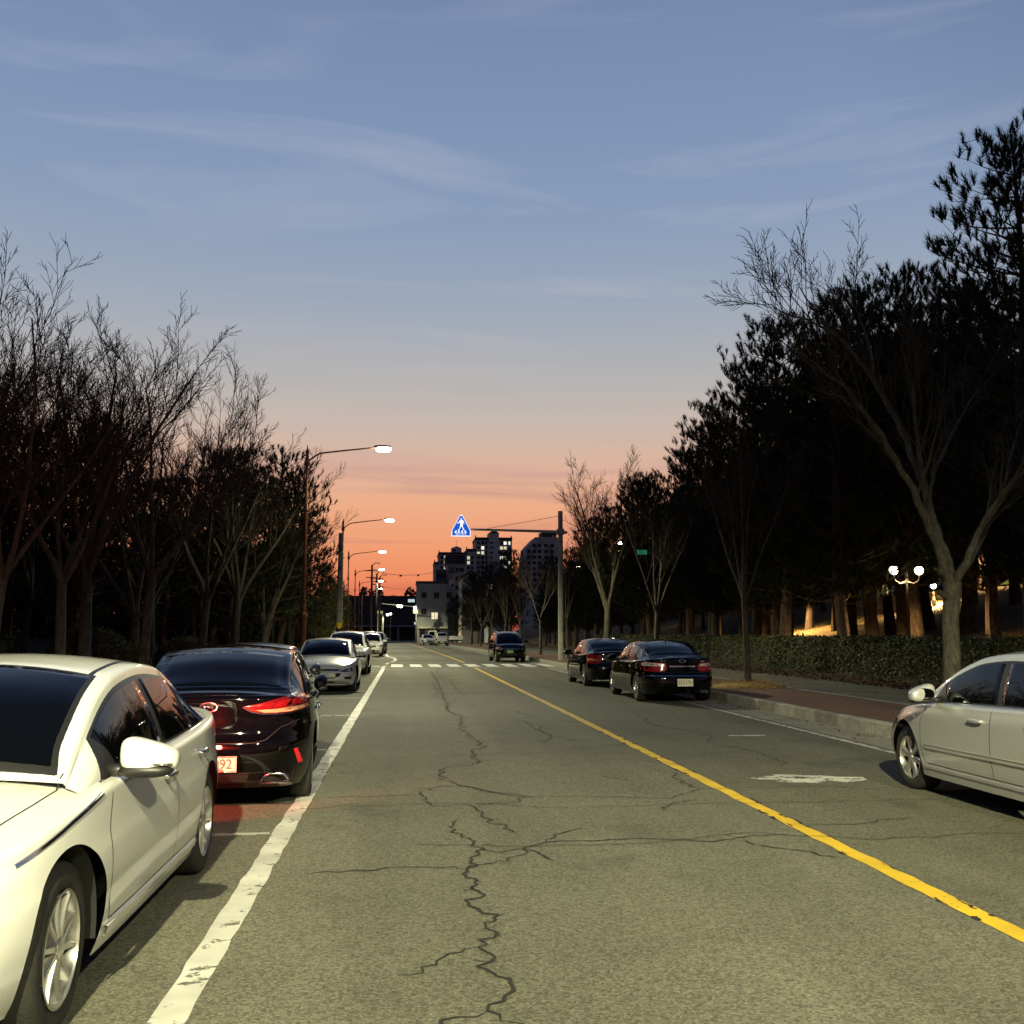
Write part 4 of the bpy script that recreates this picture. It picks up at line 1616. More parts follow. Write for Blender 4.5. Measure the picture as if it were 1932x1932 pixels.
MB().tube([(min(v.co.x for v in pl.data.vertices) - .002, y_, z_) for y_, z_ in ((-.25, .38), (.25, .38), (.25, .50), (-.25, .50), (-.25, .38), (.0, .38))], .0045, 6).build('plate_frame', M['chrome'], pl, True)
a_ = R(3.6)
rear_y, cx0 = 9.30, -1.70
c.place(cx0 - math.sin(a_) * 2.35, rear_y + math.cos(a_) * 2.35, PI / 2 + a_)
BLACK = c

# ---- dark grey hatchback, mostly hidden by the black sedan
c = Car('parked_hatchback', 'dark grey hatchback almost hidden in front of the black sedan', scaled(SEDAN, 4.25, 1.76, 1.45), 'paint_grey', GROUP_L)
c.glazing(chrome=False)
c.seams_side('paint_grey')
c.mirrors(False, folded=True)
c.wheels('five')
c.both('tail_light', 'rear', [(.55, .86), (.82, .90), (.82, .78), (.6, .78)], M['lens_red'])
headlamps(c, [(.40, .56), (.66, .60), (.80, .66), (.78, .54), (.5, .50)])
c.plate('rear', 0, .5, .52, .11, '')
c.place(-2.33, 16.85, PI / 2 + R(.5))

# ---- white sedan facing us behind the bays
c = Car('parked_sedan', 'white sedan with slim dark grille facing us, behind the black sedan', scaled(SEDAN, 4.93, 1.855, 1.47, n=190, rows=26), 'paint_white', GROUP_L)
c.glazing()
c.seams_side()
c.mirrors()
c.wheels('multi')
hl = [(.44, .565), (.52, .605), (.70, .655), (.86, .70), (.865, .63), (.78, .565), (.62, .545)]
headlamps(c, hl, circle(.70, .60, .042, 14, .026))
c.patch('upper_grille', 'front', [(-.47, .63), (.47, .63), (.42, .592), (-.42, .592)], M['plastic'], off=.006)
c.strip('grille_chrome', 'front', [(-.49, .615), (-.42, .583), (.42, .583), (.49, .615)], .012, M['chrome'], .012, thick=True)
c.patch('lower_grille', 'front', [(-.50, .525), (.50, .525), (.46, .44), (.30, .385), (-.30, .385), (-.46, .44)], M['plastic'], off=.006)
c.patch('emblem', 'front', [(-.075, .575), (-.05, .593), (.075, .593), (.05, .575), (.05, .557), (-.075, .557)], M['hazard_yellow'], off=.012)
c.both('fog_recess', 'front', [(.57, .43), (.77, .435), (.75, .355), (.60, .36)], M['plastic'])
c.patch('bumper_skirt', 'front', [(-.70, .315), (.70, .315), (.64, .265), (-.64, .265)], M['plastic'], off=.004)
c.plate('front', .10, .475, .50, .10, '5983')
c.place(-2.18, 27.65 + 4.93 / 2, -PI / 2 + R(.6))

# ---- white SUV facing us
SUV = dict(SEDAN)
SUV.update(L=4.70, W=1.88, H=1.69, wb=2.70, foh=.92, wr=.365, nf=3.8, nr=5.0,
           zb=[(0, .30), (.5, .25), (3.9, .25), (4.70, .33)],
           zs=[(0, .74), (.12, .80), (.35, .87), (1.0, .95), (1.35, .98), (2.4, 1.00), (3.5, 1.03), (4.5, 1.07), (4.70, 1.05)],
           crown=[(0, .02), (.4, .06), (1.1, .085), (1.5, .07), (4.70, .04)],
           fo=[(0, -.10), (.14, -.03), (.38, 0), (.65, -.01), (.85, -.05), (1, -.13)],
           ro=[(0, -.10), (.13, -.03), (.36, 0), (.6, -.02), (.82, -.03), (1, -.05)],
           zr=[(1.10, 1.03), (1.4, 1.24), (1.8, 1.46), (2.1, 1.555), (2.6, 1.61), (3.4, 1.61), (4.1, 1.555), (4.4, 1.37), (4.64, 1.09)],
           gcr=[(1.10, .03), (1.4, .10), (1.8, .09), (2.3, .07), (2.8, .065), (4.1, .06), (4.4, .08), (4.64, .03)],
           wtop=[(1.10, .76), (1.5, .71), (2.1, .66), (2.8, .655), (4.1, .64), (4.64, .66)],
           ws=(1.20, 2.02), rw=(4.14, 4.52),
           side=[(1.70, 1.52, 2.52, 2.48), (2.58, 2.54, 3.42, 3.36), (3.48, 3.44, 4.16, 4.02)],
           seams=(1.28, 2.55, 3.50), mirror_d=1.70)


def roof_rails(c, d0, d1, mat='chrome'):
    for s in (1, -1):
        pts_ = [c.toppt(d, s * .93) + Vector((0, 0, .045)) for d in np.linspace(d0, d1, 12)]
        pts_ = [c.toppt(d0 - .06, s * .93)] + pts_ + [c.toppt(d1 + .06, s * .93)]
        MB().tube(pts_, .016, 6).build('roof_rail', M[mat], c.root, True)


c = Car('parked_suv', 'white SUV facing us just behind the slim-grille white sedan', scaled(SUV, 4.60, 1.86, 1.68), 'paint_white', GROUP_L)
c.glazing(chrome=False)
c.seams_side()
c.mirrors()
c.wheels('five')
headlamps(c, [(.50, .76), (.70, .80), (.86, .84), (.86, .74), (.74, .68), (.52, .69)], circle(.70, .75, .05), True)
c.patch('grille', 'front', [(-.46, .77), (.46, .77), (.44, .58), (.36, .50), (-.36, .50), (-.44, .58)], M['plastic'], off=.006)
for k in range(3):
    c.strip('grille_bar', 'front', [(-.42, .56 + .075 * k), (.42, .56 + .075 * k)], .022, M['chrome'], .014, thick=True)
c.patch('lower_grille', 'front', [(-.60, .44), (.60, .44), (.55, .36), (-.55, .36)], M['plastic'])
c.both('fog_light', 'front', circle(.72, .46, .055), M['chrome'], off=.01)
c.plate('front', 0, .47, .34, .16, '')
roof_rails(c, 2.1, 4.0)
c.place(-2.25, 39.3 + 2.3, -PI / 2)

# ---- beyond the crossing, left
c = Car('parked_crossover', 'small white crossover facing us just past the crossing, left side', scaled(SUV, 4.2, 1.80, 1.58, n=110, rows=16), 'paint_white', GROUP_L)
c.glazing(chrome=False)
c.mirrors(False)
c.wheels('five')
headlamps(c, [(.44, .74), (.66, .78), (.82, .83), (.80, .72), (.6, .68)])
c.patch('grille', 'front', [(-.40, .70), (.40, .70), (.34, .62), (-.34, .62)], M['plastic'])
c.patch('lower_grille', 'front', [(-.62, .46), (.62, .46), (.55, .34), (-.55, .34)], M['plastic'])
c.plate('front', 0, .53, .52, .11, '')
c.place(-2.02 + bend(72), 69.9 + 2.1, -PI / 2 + R(1.2))
c = Car('parked_suv', 'dark SUV with bright highlights behind the white crossover', scaled(SUV, 4.65, 1.87, 1.72, n=110, rows=16), 'paint_grey', GROUP_L)
c.glazing(chrome=True)
c.mirrors(False)
c.wheels('five')
headlamps(c, [(.50, .76), (.86, .84), (.84, .70), (.52, .68)], circle(.70, .75, .06), True)
c.patch('grille', 'front', [(-.46, .77), (.46, .77), (.36, .52), (-.36, .52)], M['chrome'])
c.both('fog_light', 'front', circle(.72, .46, .06), M['chrome'], off=.01)
c.plate('front', 0, .47, .34, .16, '')
c.place(-1.72 + bend(84), 80.2 + 2.3, -PI / 2 + R(1.4))
c = Car('parked_suv', 'white SUV roof peeking over the cars past the crossing, left side', scaled(SUV, 4.7, 1.9, 1.78, n=110, rows=16), 'paint_white', GROUP_L)
c.glazing(chrome=False)
c.mirrors(False)
c.wheels('five')
headlamps(c, [(.50, .76), (.86, .84), (.84, .70), (.52, .68)])
c.patch('grille', 'front', [(-.46, .77), (.46, .77), (.36, .52), (-.36, .52)], M['plastic'])
c.place(-2.30 + bend(98), 95.0, -PI / 2 + R(1.6))
for k, (x, y, lb, pm, hd) in enumerate(((-1.55, 138, 'dark sedan with glinting lamps far down the left side', 'paint_black', -1),
                                        (-1.4, 146, 'second dark car far down the left side, behind the glinting sedan', 'paint_grey', -1),
                                        (-1.15, 155, 'farthest silver car near the end of the road, left side', 'paint_silver', -1))):
    c = Car('parked_sedan', lb, scaled(SEDAN, 4.6, 1.82, 1.46, n=90, rows=14), pm, GROUP_L)
    c.glazing(chrome=False, detail=False)
    c.wheels('five')
    headlamps(c, [(.44, .56), (.70, .64), (.82, .68), (.80, .56), (.6, .52)], circle(.66, .60, .07), True)
    c.patch('grille', 'front', [(-.40, .62), (.40, .62), (.34, .42), (-.34, .42)], M['chrome'])
    c.place(x + bend(y), y, hd * PI / 2 + R(2))

# ---- right side: silver sedan at the edge of the picture
c = Car('parked_sedan', 'silver sedan with six-spoke wheels at the right edge by the kerb', scaled(SEDAN, 4.60, 1.785, 1.47, n=230, rows=30, wr=.318, nf=3.6, wb=2.70, foh=.89,
        bv=[(0, .935), (.1, .955), (.3, .985), (.52, 1.0), (.72, .995), (.86, .985), (1, .955)]), 'paint_silver', GROUP_R)
c.glazing(chrome=True)
c.seams_side('paint_silver')
c.mirrors(False, 1.02)
c.wheels('six')
headlamps(c, [(.42, .62), (.64, .66), (.80, .70), (.80, .60), (.66, .52), (.46, .54)], circle(.62, .60, .05), True)
c.patch('grille', 'front', [(-.34, .62), (.34, .62), (.30, .52), (-.30, .52)], M['chrome'])
c.plate('front', 0, .42, .52, .11, '')
c.both('tail_light', 'rear', [(.55, .86), (.80, .92), (.82, .78), (.58, .76)], M['lens_red'])
L_ = c.sp['L'] / 2
for s, face in ((1, 'left'), (-1, 'right')):
    c.strip('door_moulding', face, [(c.xw[0] - .52, .485), (c.xw[1] + .46, .500)], .042, c.paint, .016, thick=True)
    c.strip('moulding_chrome', face, [(c.xw[0] - .53, .498), (c.xw[1] + .46, .513)], .010, M['chrome'], .019, thick=True)
    c.strip('sill_moulding', face, [(c.xw[0] - .44, .285), (c.xw[1] + .42, .285)], .03, c.paint, .012, thick=True)
    h, _ = c.hit(face, L_ - 1.16, .745)
    MB().blob((h.x, h.y, h.z), (.026, .012, .022), 2.2, 2.2, 14, 8).build('side_marker', M['lens_clear'], c.root, True)
c.place(5.93, 10.22 - c.xw[0], PI / 2)
SILVER = c

# ---- right side: older black sedan with a pale plate
c = Car('parked_sedan', 'older black sedan with pale number plate, rear towards us, right kerb', scaled(SEDAN, 4.72, 1.785, 1.44, n=190, rows=26, wr=.315, glass='glass_blue',
        rw=(3.30, 4.02), inset=.06), 'paint_black', GROUP_R)
c.glazing('paint_black')
c.seams_side('paint_black')
c.mirrors(False)
c.wheels('six')
c.both('tail_light', 'rear', [(.36, .86), (.40, .90), (.76, .93), (.83, .90), (.83, .75), (.76, .71), (.42, .715), (.36, .76)], M['lens_red'], off=.010, bulge=.006)
c.both('indicator_lens', 'rear', [(.40, .835), (.42, .885), (.77, .915), (.81, .89), (.81, .83)], M['lens_clear'], off=.019)
c.patch('boot_chrome', 'rear', [(-.30, .842), (.30, .842), (.30, .815), (-.30, .815)], M['chrome'], off=.008)
h, _ = c.hit('rear', 0, .945)
MB().tube([(h.x - .012, .062 * math.cos(2 * PI * k / 22), .948 + .036 * math.sin(2 * PI * k / 22)) for k in range(23)], .007, 6).build('emblem', M['chrome'], c.root, True)
c.strip('badge_lettering', 'rear', [(-.44, .945), (-.50, .94), (-.56, .945), (-.64, .94)], .022, M['chrome'], .008)
c.strip('bumper_chrome', 'rear', [(-.885, .615), (-.80, .618), (0, .622), (.80, .618), (.885, .615)], .018, M['chrome'], .014, thick=True)
for face, s in (('left', 1), ('right', -1)):
    c.strip('side_chrome', face, [(c.xw[0] - .42, .60), (c.xw[1] + .42, .60)], .018, M['chrome'], .010, thick=True)
    c.strip('side_chrome', face, [(c.xw[1] - .42, .605), (c.xw[1] - .80, .612)], .018, M['chrome'], .010, thick=True)
c.strip('boot_gap', 'rear', [(-.70, 1.0), (-.70, .70), (.70, .70), (.70, 1.0)], .008, M['seam'], .002)
c.strip('boot_lip', 'rear', [(-.66, 1.035), (0, 1.05), (.66, 1.035)], .02, c.paint, .012, thick=True)
c.plate('rear', -.04, .47, .36, .165, '53고1751', size=.088)
for y_ in (-.44, -.52):
    p = c.hit('rear', y_, .33)[0]
    MB().lathe([(.034, -.05), (.034, .05), (.028, .05), (.028, -.03)], 14, axis='y').build('exhaust_pipe', M['chrome'], c.root, True)
    e_ = c.root.children[-1]
    for ch_ in c.root.children:
        if ch_.name.startswith('exhaust_pipe') and ch_.location.length == 0:
            ch_.rotation_euler = (0, 0, PI / 2)
            ch_.location = (p.x, y_, .275)
MB().tube([c.toppt(3.22, 0) + Vector((0, 0, -.01)), c.toppt(3.30, 0) + Vector((0, 0, .075))], [.016, .008], 6).build('roof_aerial', M['plastic'], c.root, True)
c.place(6.22, 22.85 + 2.36, PI / 2 + R(.8))

# ---- right side: black sedan in front of it
c = Car('parked_sedan', 'black sedan with tall red tail lamp ahead of the older black sedan', scaled(SEDAN, 4.55, 1.80, 1.46, n=170, rows=24), 'paint_black', GROUP_R)
c.glazing('paint_black')
c.seams_side('paint_black')
c.mirrors(False)
c.wheels('multi')
c.both('tail_light', 'rear', [(.50, .92), (.80, .96), (.84, .92), (.83, .70), (.62, .68), (.50, .74)], M['lens_red'], off=.010, bulge=.006)
c.both('reversing_lens', 'rear', [(.62, .82), (.82, .84), (.82, .78), (.62, .76)], M['lens_amber'], off=.018)
c.patch('plate_recess', 'rear', [(-.40, .92), (.40, .92), (.36, .74), (-.36, .74)], M['plastic'], off=.003)
c.plate('rear', 0, .83, .34, .15, '', 'plate_green')
c.strip('bumper_trim', 'rear', [(-.84, .55), (0, .555), (.84, .55)], .018, c.paint, .012, thick=True)
for face in ('left', 'right'):
    c.strip('side_chrome', face, [(c.xw[0] - .42, .55), (c.xw[1] + .42, .56)], .018, M['chrome'], .010, thick=True)
c.place(6.20, 29.85 + 2.27, PI / 2 + R(1.0))

# ---- right side: dark SUV facing us past the crossing
c = Car('parked_suv', 'dark SUV with green plate facing us beside the sign pole', scaled(SUV, 4.5, 1.83, 1.70, n=170, rows=24), 'paint_black', GROUP_R)
c.glazing('paint_black', chrome=False)
c.seams_side('paint_black')
c.mirrors(False)
c.wheels('five')
headlamps(c, [(.46, .74), (.60, .80), (.82, .86), (.84, .76), (.74, .66), (.52, .66)], circle(.66, .745, .062), True)
c.both('indicator_lens', 'front', [(.74, .79), (.83, .83), (.84, .74), (.76, .70)], M['lens_amber'], off=.014)
c.patch('grille', 'front', [(-.44, .78), (.44, .78), (.36, .66), (-.36, .66)], M['plastic'])
c.strip('grille_bar', 'front', [(-.42, .775), (0, .74), (.42, .775)], .03, M['chrome'], .016, thick=True)
c.patch('emblem', 'front', circle(0, .75, .05), M['chrome'], off=.02)
c.patch('lower_grille', 'front', [(-.66, .46), (.66, .46), (.58, .34), (-.58, .34)], M['plastic'])
c.both('fog_light', 'front', circle(.70, .50, .05), M['chrome'], off=.01)
c.plate('front', -.12, .585, .34, .16, '', 'plate_green')
roof_rails(c, 2.1, 4.0, 'grey_metal')
c.place(5.78, 56.2 + 2.25, -PI / 2 + R(2.0))

# ---- far right: white van seen from behind, pickup and a car in front of it
VAN = dict(SUV)
c = Car('parked_van', 'boxy white van seen from behind, far down the right kerb', scaled(SUV, 4.3, 1.80, 1.72, n=110, rows=16, nr=6.5), 'paint_white', GROUP_R)
c.glazing(chrome=False)
c.mirrors(False)
c.wheels('five')
c.both('tail_light', 'rear', [(.62, .92), (.82, .92), (.82, .66), (.64, .66)], M['lens_red'], off=.01)
c.patch('rear_bumper', 'rear', [(-.60, .56), (.60, .56), (.60, .36), (-.60, .36)], M['plastic'])
c.plate('rear', 0, .46, .46, .12, '')
c.patch('emblem', 'rear', circle(0, .98, .05), M['chrome'], off=.01)
c.place(5.62 + bend(134) + .9, 134, PI / 2 + R(1.0))
c = Car('parked_sedan', 'silver car half hidden beside the far white van', scaled(SEDAN, 4.3, 1.74, 1.46, n=90, rows=14), 'paint_silver', GROUP_R)
c.glazing(chrome=False)
c.wheels('five')
headlamps(c, [(.44, .56), (.70, .64), (.80, .68), (.78, .56), (.6, .52)], circle(.64, .60, .06), True)
c.patch('grille', 'front', [(-.34, .62), (.34, .62), (.30, .42), (-.30, .42)], M['plastic'])
c.place(5.0 + bend(141), 141, -PI / 2 + R(8))

t = empty('flatbed_truck', (5.1 + bend(148), 148.5, 0), R(180))
tag(t, 'white flatbed truck standing across the far right kerb', 'truck', GROUP_R)
cab = MB()
pf = [(.0, .42), (0, 1.05), (-.28, 1.95), (-1.35, 1.98), (-1.45, .42)]
cab.prism(pf, -.85, .85)
fix_normals(cab.build('cab', M['paint_white'], t, False, None, (-.2, 0, 0)))
MB().prism([(.015, 1.12), (-.24, 1.86), (-.30, 1.86), (-.05, 1.12)], -.74, .74).build('windscreen', M['glass'], t, False, None, (-.19, 0, 0))
for s in (1, -1):
    MB().prism([(-.18, 1.16), (-.36, 1.82), (-1.1, 1.82), (-1.1, 1.16)], s * .852, s * .862).build('side_window', M['glass'], t, False, None, (-.2, 0, 0))
    MB().blob((0, s * .62, .74), (.03, .13, .10), 2.4, 2.4, 12, 8).build('headlight', M['lens_clear'], t, True, None, (-.19, 0, 0))
    MB().box((-3.55, s * .88, .98), (3.6, .05, .42)).build('side_board', M['paint_white'], t)
MB().box((-3.55, 0, .72), (3.6, 1.80, .10)).build('bed', M['paint_white'], t)
MB().box((-5.33, 0, .98), (.05, 1.72, .42)).build('tail_board', M['paint_white'], t)
MB().box((-3.0, 0, .55), (4.6, .8, .16)).build('chassis', M['plastic'], t)
tw_ = MB().lathe([(.20, 0), (.30, .01), (.34, -.03), (.34, -.19), (.20, -.21)], 24, axis='y').mesh('tyre', True, 45)
tw_.materials.append(M['tyre'])
rw_ = MB().lathe([(.21, .0), (.16, -.03), (.05, .01), (.001, .01)], 20, axis='y').mesh('rim', True)
rw_.materials.append(M['rim'])
for xw in (-.85, -4.1):
    for s in (1, -1):
        e = empty('wheel', (xw, s * .83, .34), 0 if s > 0 else PI, t)
        obj('tyre', tw_, None, e)
        obj('rim', rw_, None, e)

# ================================================================== TREES
def tube_fast(V, Fc, pts, rad, n):
    base = len(V)
    a = None
    k_ = len(pts)
    for i in range(k_):
        p = pts[i]
        t = (pts[min(i + 1, k_ - 1)] - pts[max(i - 1, 0)])
        if t.length < 1e-9:
            t = Vector((0, 0, 1))
        t.normalize()
        if a is None:
            up = Vector((1, 0, 0)) if abs(t.x) < .8 else Vector((0, 1, 0))
            a = (up - t * up.dot(t)).normalized()
        else:
            a = a - t * a.dot(t)
            a = a.normalized() if a.length > 1e-6 else Vector((1, 0, 0))
        b = t.cross(a)
        for j in range(n):
            w = 2 * PI * j / n
            q = p + (a * math.cos(w) + b * math.sin(w)) * rad[i]
            V.append((q.x, q.y, q.z))
    for i in range(k_ - 1):
        for j in range(n):
            Fc.append((base + i * n + j, base + i * n + (j + 1) % n, base + (i + 1) * n + (j + 1) % n, base + (i + 1) * n + j))


class BareTree:
    """limbs, branches and twigs grown level by level"""

    def __init__(self, seed, spec):
        self.r = random.Random(seed)
        self.sp = spec
        self.tv, self.tf, self.cv, self.cf = [], [], [], []
        self.leaves = []

    def path(self, p, d, L, n, wob, up):
        pts = [p.copy()]
        d = d.normalized()
        for i in range(n):
            d = d + Vector((self.r.gauss(0, wob), self.r.gauss(0, wob), self.r.gauss(0, wob) + up))
            d.normalize()
            p = p + d * (L / n)
            pts.append(p.copy())
        return pts

    def emit(self, pts, r0, r1, level):
        k = len(pts) - 1
        rad = [r0 + (r1 - r0) * (i / k) ** .85 for i in range(k + 1)]
        n = (9, 7, 5, 3, 3, 3)[level]
        if level < 2:
            tube_fast(self.tv, self.tf, pts, rad, n)
        else:
            tube_fast(self.cv, self.cf, pts, rad, n)
        return rad

    def children(self, pts, rad, level, L):
        sp = self.sp
        if level >= sp['levels']:
            return
        cnt, ang, ratio = sp['kids'][level], sp['ang'][level], sp['ratio'][level]
        k = len(pts) - 1
        for i in range(cnt):
            t = sp['start'][level] + (1 - sp['start'][level]) * (i + self.r.random()) / cnt
            f = min(t * k, k - 1e-4)
            j = int(f)
            p = pts[j].lerp(pts[j + 1], f - j)
            d = (pts[j + 1] - pts[j]).normalized()
            ax = d.orthogonal().normalized()
            ax.rotate(Matrix.Rotation(self.r.uniform(0, 2 * PI), 3, d))
            a = R(ang) * self.r.uniform(.6, 1.35)
            nd = d * math.cos(a) + ax * math.sin(a)
            nd.z += sp['lift'][level]
            ll = L * ratio * self.r.uniform(.65, 1.2) * (1.15 - .5 * t)
            rr = max((rad[j] + (rad[min(j + 1, k)] - rad[j]) * (f - j)) * sp['rr'][level], sp['rmin'])
            self.grow(p, nd, ll, rr, level + 1)

    def grow(self, p, d, L, r, level):
        sp = self.sp
        n = (6, 7, 5, 4, 3, 2)[level]
        pts = self.path(p, d, L, n, sp['wob'] * (1 + .25 * level), sp['up'][level])
        rad = self.emit(pts, r, max(r * sp['tip'], sp['rmin'] * .7), level)
        self.children(pts, rad, level, L)

    def trunk(self, h, r, lean=(0, 0)):
        pts = [Vector((0, 0, -.1)), Vector((0, 0, .12)), Vector((lean[0] * .25, lean[1] * .25, h * .3)), Vector((lean[0] * .6, lean[1] * .6, h * .7)), Vector((lean[0], lean[1], h))]
        rad = [r * 1.5, r * 1.18, r, r * .92, r * .9]
        tube_fast(self.tv, self.tf, pts, rad, 10)
        return pts[-1]

    def vase(self, h, r, limbs, limb_L, spread):
        top = self.trunk(h, r, (self.r.uniform(-.15, .15), self.r.uniform(-.15, .15)))
        a0 = self.r.uniform(0, 2 * PI)
        for i in range(limbs):
            a = a0 + 2 * PI * i / limbs + self.r.uniform(-.35, .35)
            s = R(spread) * self.r.uniform(.45, 1.25)
            d = Vector((math.cos(a) * math.sin(s), math.sin(a) * math.sin(s), math.cos(s)))
            self.grow(top - Vector((0, 0, self.r.uniform(0, .35))), d, limb_L * self.r.uniform(.85, 1.0) * (.90 + .12 * math.sin(s)), r * self.r.uniform(.5, .68), 1)

    def meshes(self):
        out = []
        for nm, v, f, m in (('trunk', self.tv, self.tf, 'bark'), ('crown', self.cv, self.cf, 'bark_thin')):
            me_ = bpy.data.meshes.new(nm)
            me_.from_pydata(v, [], f)
            me_.polygons.foreach_set('use_smooth', [True] * len(f))
            me_.materials.append(M[m])
            me_.update()
            out.append(me_)
        return out


VASE = dict(levels=4, kids={1: 7, 2: 7, 3: 6}, ang={1: 32, 2: 34, 3: 36}, ratio={1: .48, 2: .46, 3: .46}, start={1: .25, 2: .18, 3: .15},
            lift={1: .22, 2: .16, 3: .10}, rr={1: .52, 2: .52, 3: .55}, up=(0, .035, .05, .05, .04, .03), wob=.055, tip=.22, rmin=.0055)
DENSE = dict(VASE, kids={1: 8, 2: 8, 3: 7}, rmin=.006)
SPARSE = dict(VASE, kids={1: 6, 2: 6, 3: 5})


def make_tree(name, meshes, loc, rz, s, label, group, cat='tree', trunk_label=None):
    t = empty(name, loc, rz)
    t.scale = (s, s, s) if isinstance(s, (int, float)) else s
    tag(t, label, cat, group)
    obj('trunk', meshes[0], None, t)
    obj('crown', meshes[1], None, t)
    return t


variants = []
for sd, spc, args in ((1, DENSE, (2.3, .135, 5, 5.6, 34)), (2, DENSE, (1.7, .125, 4, 6.2, 30)), (3, DENSE, (2.8, .12, 4, 5.2, 28)), (4, SPARSE, (2.4, .11, 5, 5.4, 36)), (5, SPARSE, (2.6, .095, 5, 4.7, 23)), (6, DENSE, (2.4, .10, 4, 5.0, 27))):
    bt = BareTree(100 + sd, spc)
    bt.vase(*args)
    variants.append(bt.meshes())

ORD0 = ['first', 'second', 'third', 'fourth', 'fifth', 'sixth', 'seventh', 'eighth', 'ninth', 'tenth', 'eleventh', 'twelfth', 'thirteenth', 'fourteenth',
       'fifteenth', 'sixteenth', 'seventeenth', 'eighteenth', 'nineteenth', 'twentieth', 'twenty-first', 'twenty-second', 'twenty-third', 'twenty-fourth',
       'twenty-fifth', 'twenty-sixth', 'twenty-seventh', 'twenty-eighth', 'twenty-ninth', 'thirtieth', 'thirty-first', 'thirty-second', 'thirty-third', 'thirty-fourth',
       'thirty-fifth', 'thirty-sixth', 'thirty-seventh', 'thirty-eighth', 'thirty-ninth', 'fortieth']

ORD = ORD0 + [a_ + b_ for a_ in ('forty-', 'fifty-') for b_ in ('first', 'second', 'third', 'fourth', 'fifth', 'sixth', 'seventh', 'eighth', 'ninth')]

# ---- left: bare trees standing on the bank behind the pavement
tr = random.Random(9)
left_trees = [(-9.6, 19.0, .86, 1), (-8.3, 21.7, 1.08, 3), (-8.0, 25.2, .98, 2), (-8.4, 28.4, 1.0, 0), (-7.9, 31.5, .90, 1), (-8.6, 36.5, .92, 3),
              (-8.1, 43.0, .82, 2), (-11.8, 21.5, .95, 2), (-12.2, 24.5, 1.08, 0), (-11.4, 29.8, 1.06, 1), (-12.5, 35.5, 1.0, 3), (-15.5, 27.0, 1.1, 1), (-16.0, 35.0, 1.1, 2),
              (-15.8, 45.0, 1.0, 0), (-7.0, 52.0, .78, 1), (-7.5, 60.5, .80, 0), (-7.6, 72.0, .80, 2), (-8.4, 84.0, .85, 3), (-10.5, 52.0, .9, 3), (-19.0, 31.0, 1.15, 0), (-20.0, 41.0, 1.1, 3), (-10.4, 24.0, 1.0, 0), (-13.2, 23.2, 1.0, 3), (-10.4, 27.0, 1.0, 2), (-14.0, 24.8, 1.15, 1), (-10.2, 33.0, .95, 0), (-13.8, 31.2, 1.1, 2), (-17.5, 29.5, 1.2, 3), (-9.6, 39.5, .85, 1), (-17.8, 34.0, 1.2, 0), (-12.6, 40.5, 1.0, 2), (-9.4, 47.5, .8, 0)]
left_trees += [(-6.7, 35.0, .98, 3), (-6.5, 40.5, .98, 0), (-6.3, 47.0, .95, 1), (-7.2, 29.5, .95, 2)]
left_trees.sort(key=lambda q: q[1])
for i, (x, y, s, vv) in enumerate(left_trees):
    px = 763 + x / y * 1935
    if px < 150:
        s *= .84
    make_tree('bare_tree', variants[vv], (x + bend(y), y, wood_z(x, y) - .05), tr.uniform(0, 6.28), (s * 1.28, s * 1.28, s * tr.uniform(1.16, 1.26)),
              'bare winter tree on the left bank, ' + ORD[i] + ' counting away from the white sedan', 'bare trees on the left bank')

# ---- right: street trees on the pavement, ten metres apart
st = [(26.1, .92, 4), (36.0, .86, 4), (45.0, 1.10, 0), (55.6, .80, 4), (66.5, .98, 5), (77.0, .9, 4), (88.0, .9, 5), (99.0, .9, 4), (112.0, .9, 5), (126.0, .9, 4)]
st_lab = {0: 'slim bare street tree with straw round its foot, beside the older black sedan',
          1: 'bare street tree against the hedge behind the two black sedans',
          2: 'bare forked street tree rising beside the overhead sign pole',
          3: 'pale bare street tree directly behind the sign pole',
          4: 'tall bare street tree with wide crown beside the dark SUV'}
for i, (y, s, vv) in enumerate(st):
    make_tree('street_tree', variants[vv], (8.85 + bend(y) * .5, y, SIDE_Z), tr.uniform(0, 6.28), s,
              st_lab.get(i, 'bare street tree on the right pavement, ' + ORD[i] + ' after the kerbside straw mound'), 'bare street trees on the right pavement')

# ---- right foreground: the large forked tree
bt = BareTree(77, dict(VASE, kids={1: 8, 2: 6, 3: 5}, ratio={1: .30, 2: .46, 3: .46}, start={1: .30, 2: .18, 3: .15}))
TY = 15.6
tb = at_y(1795, 1280, TY)
tb.z = SIDE_Z


def wp(px, py, dy=0.0):
    return at_y(px, py, TY + dy) - tb


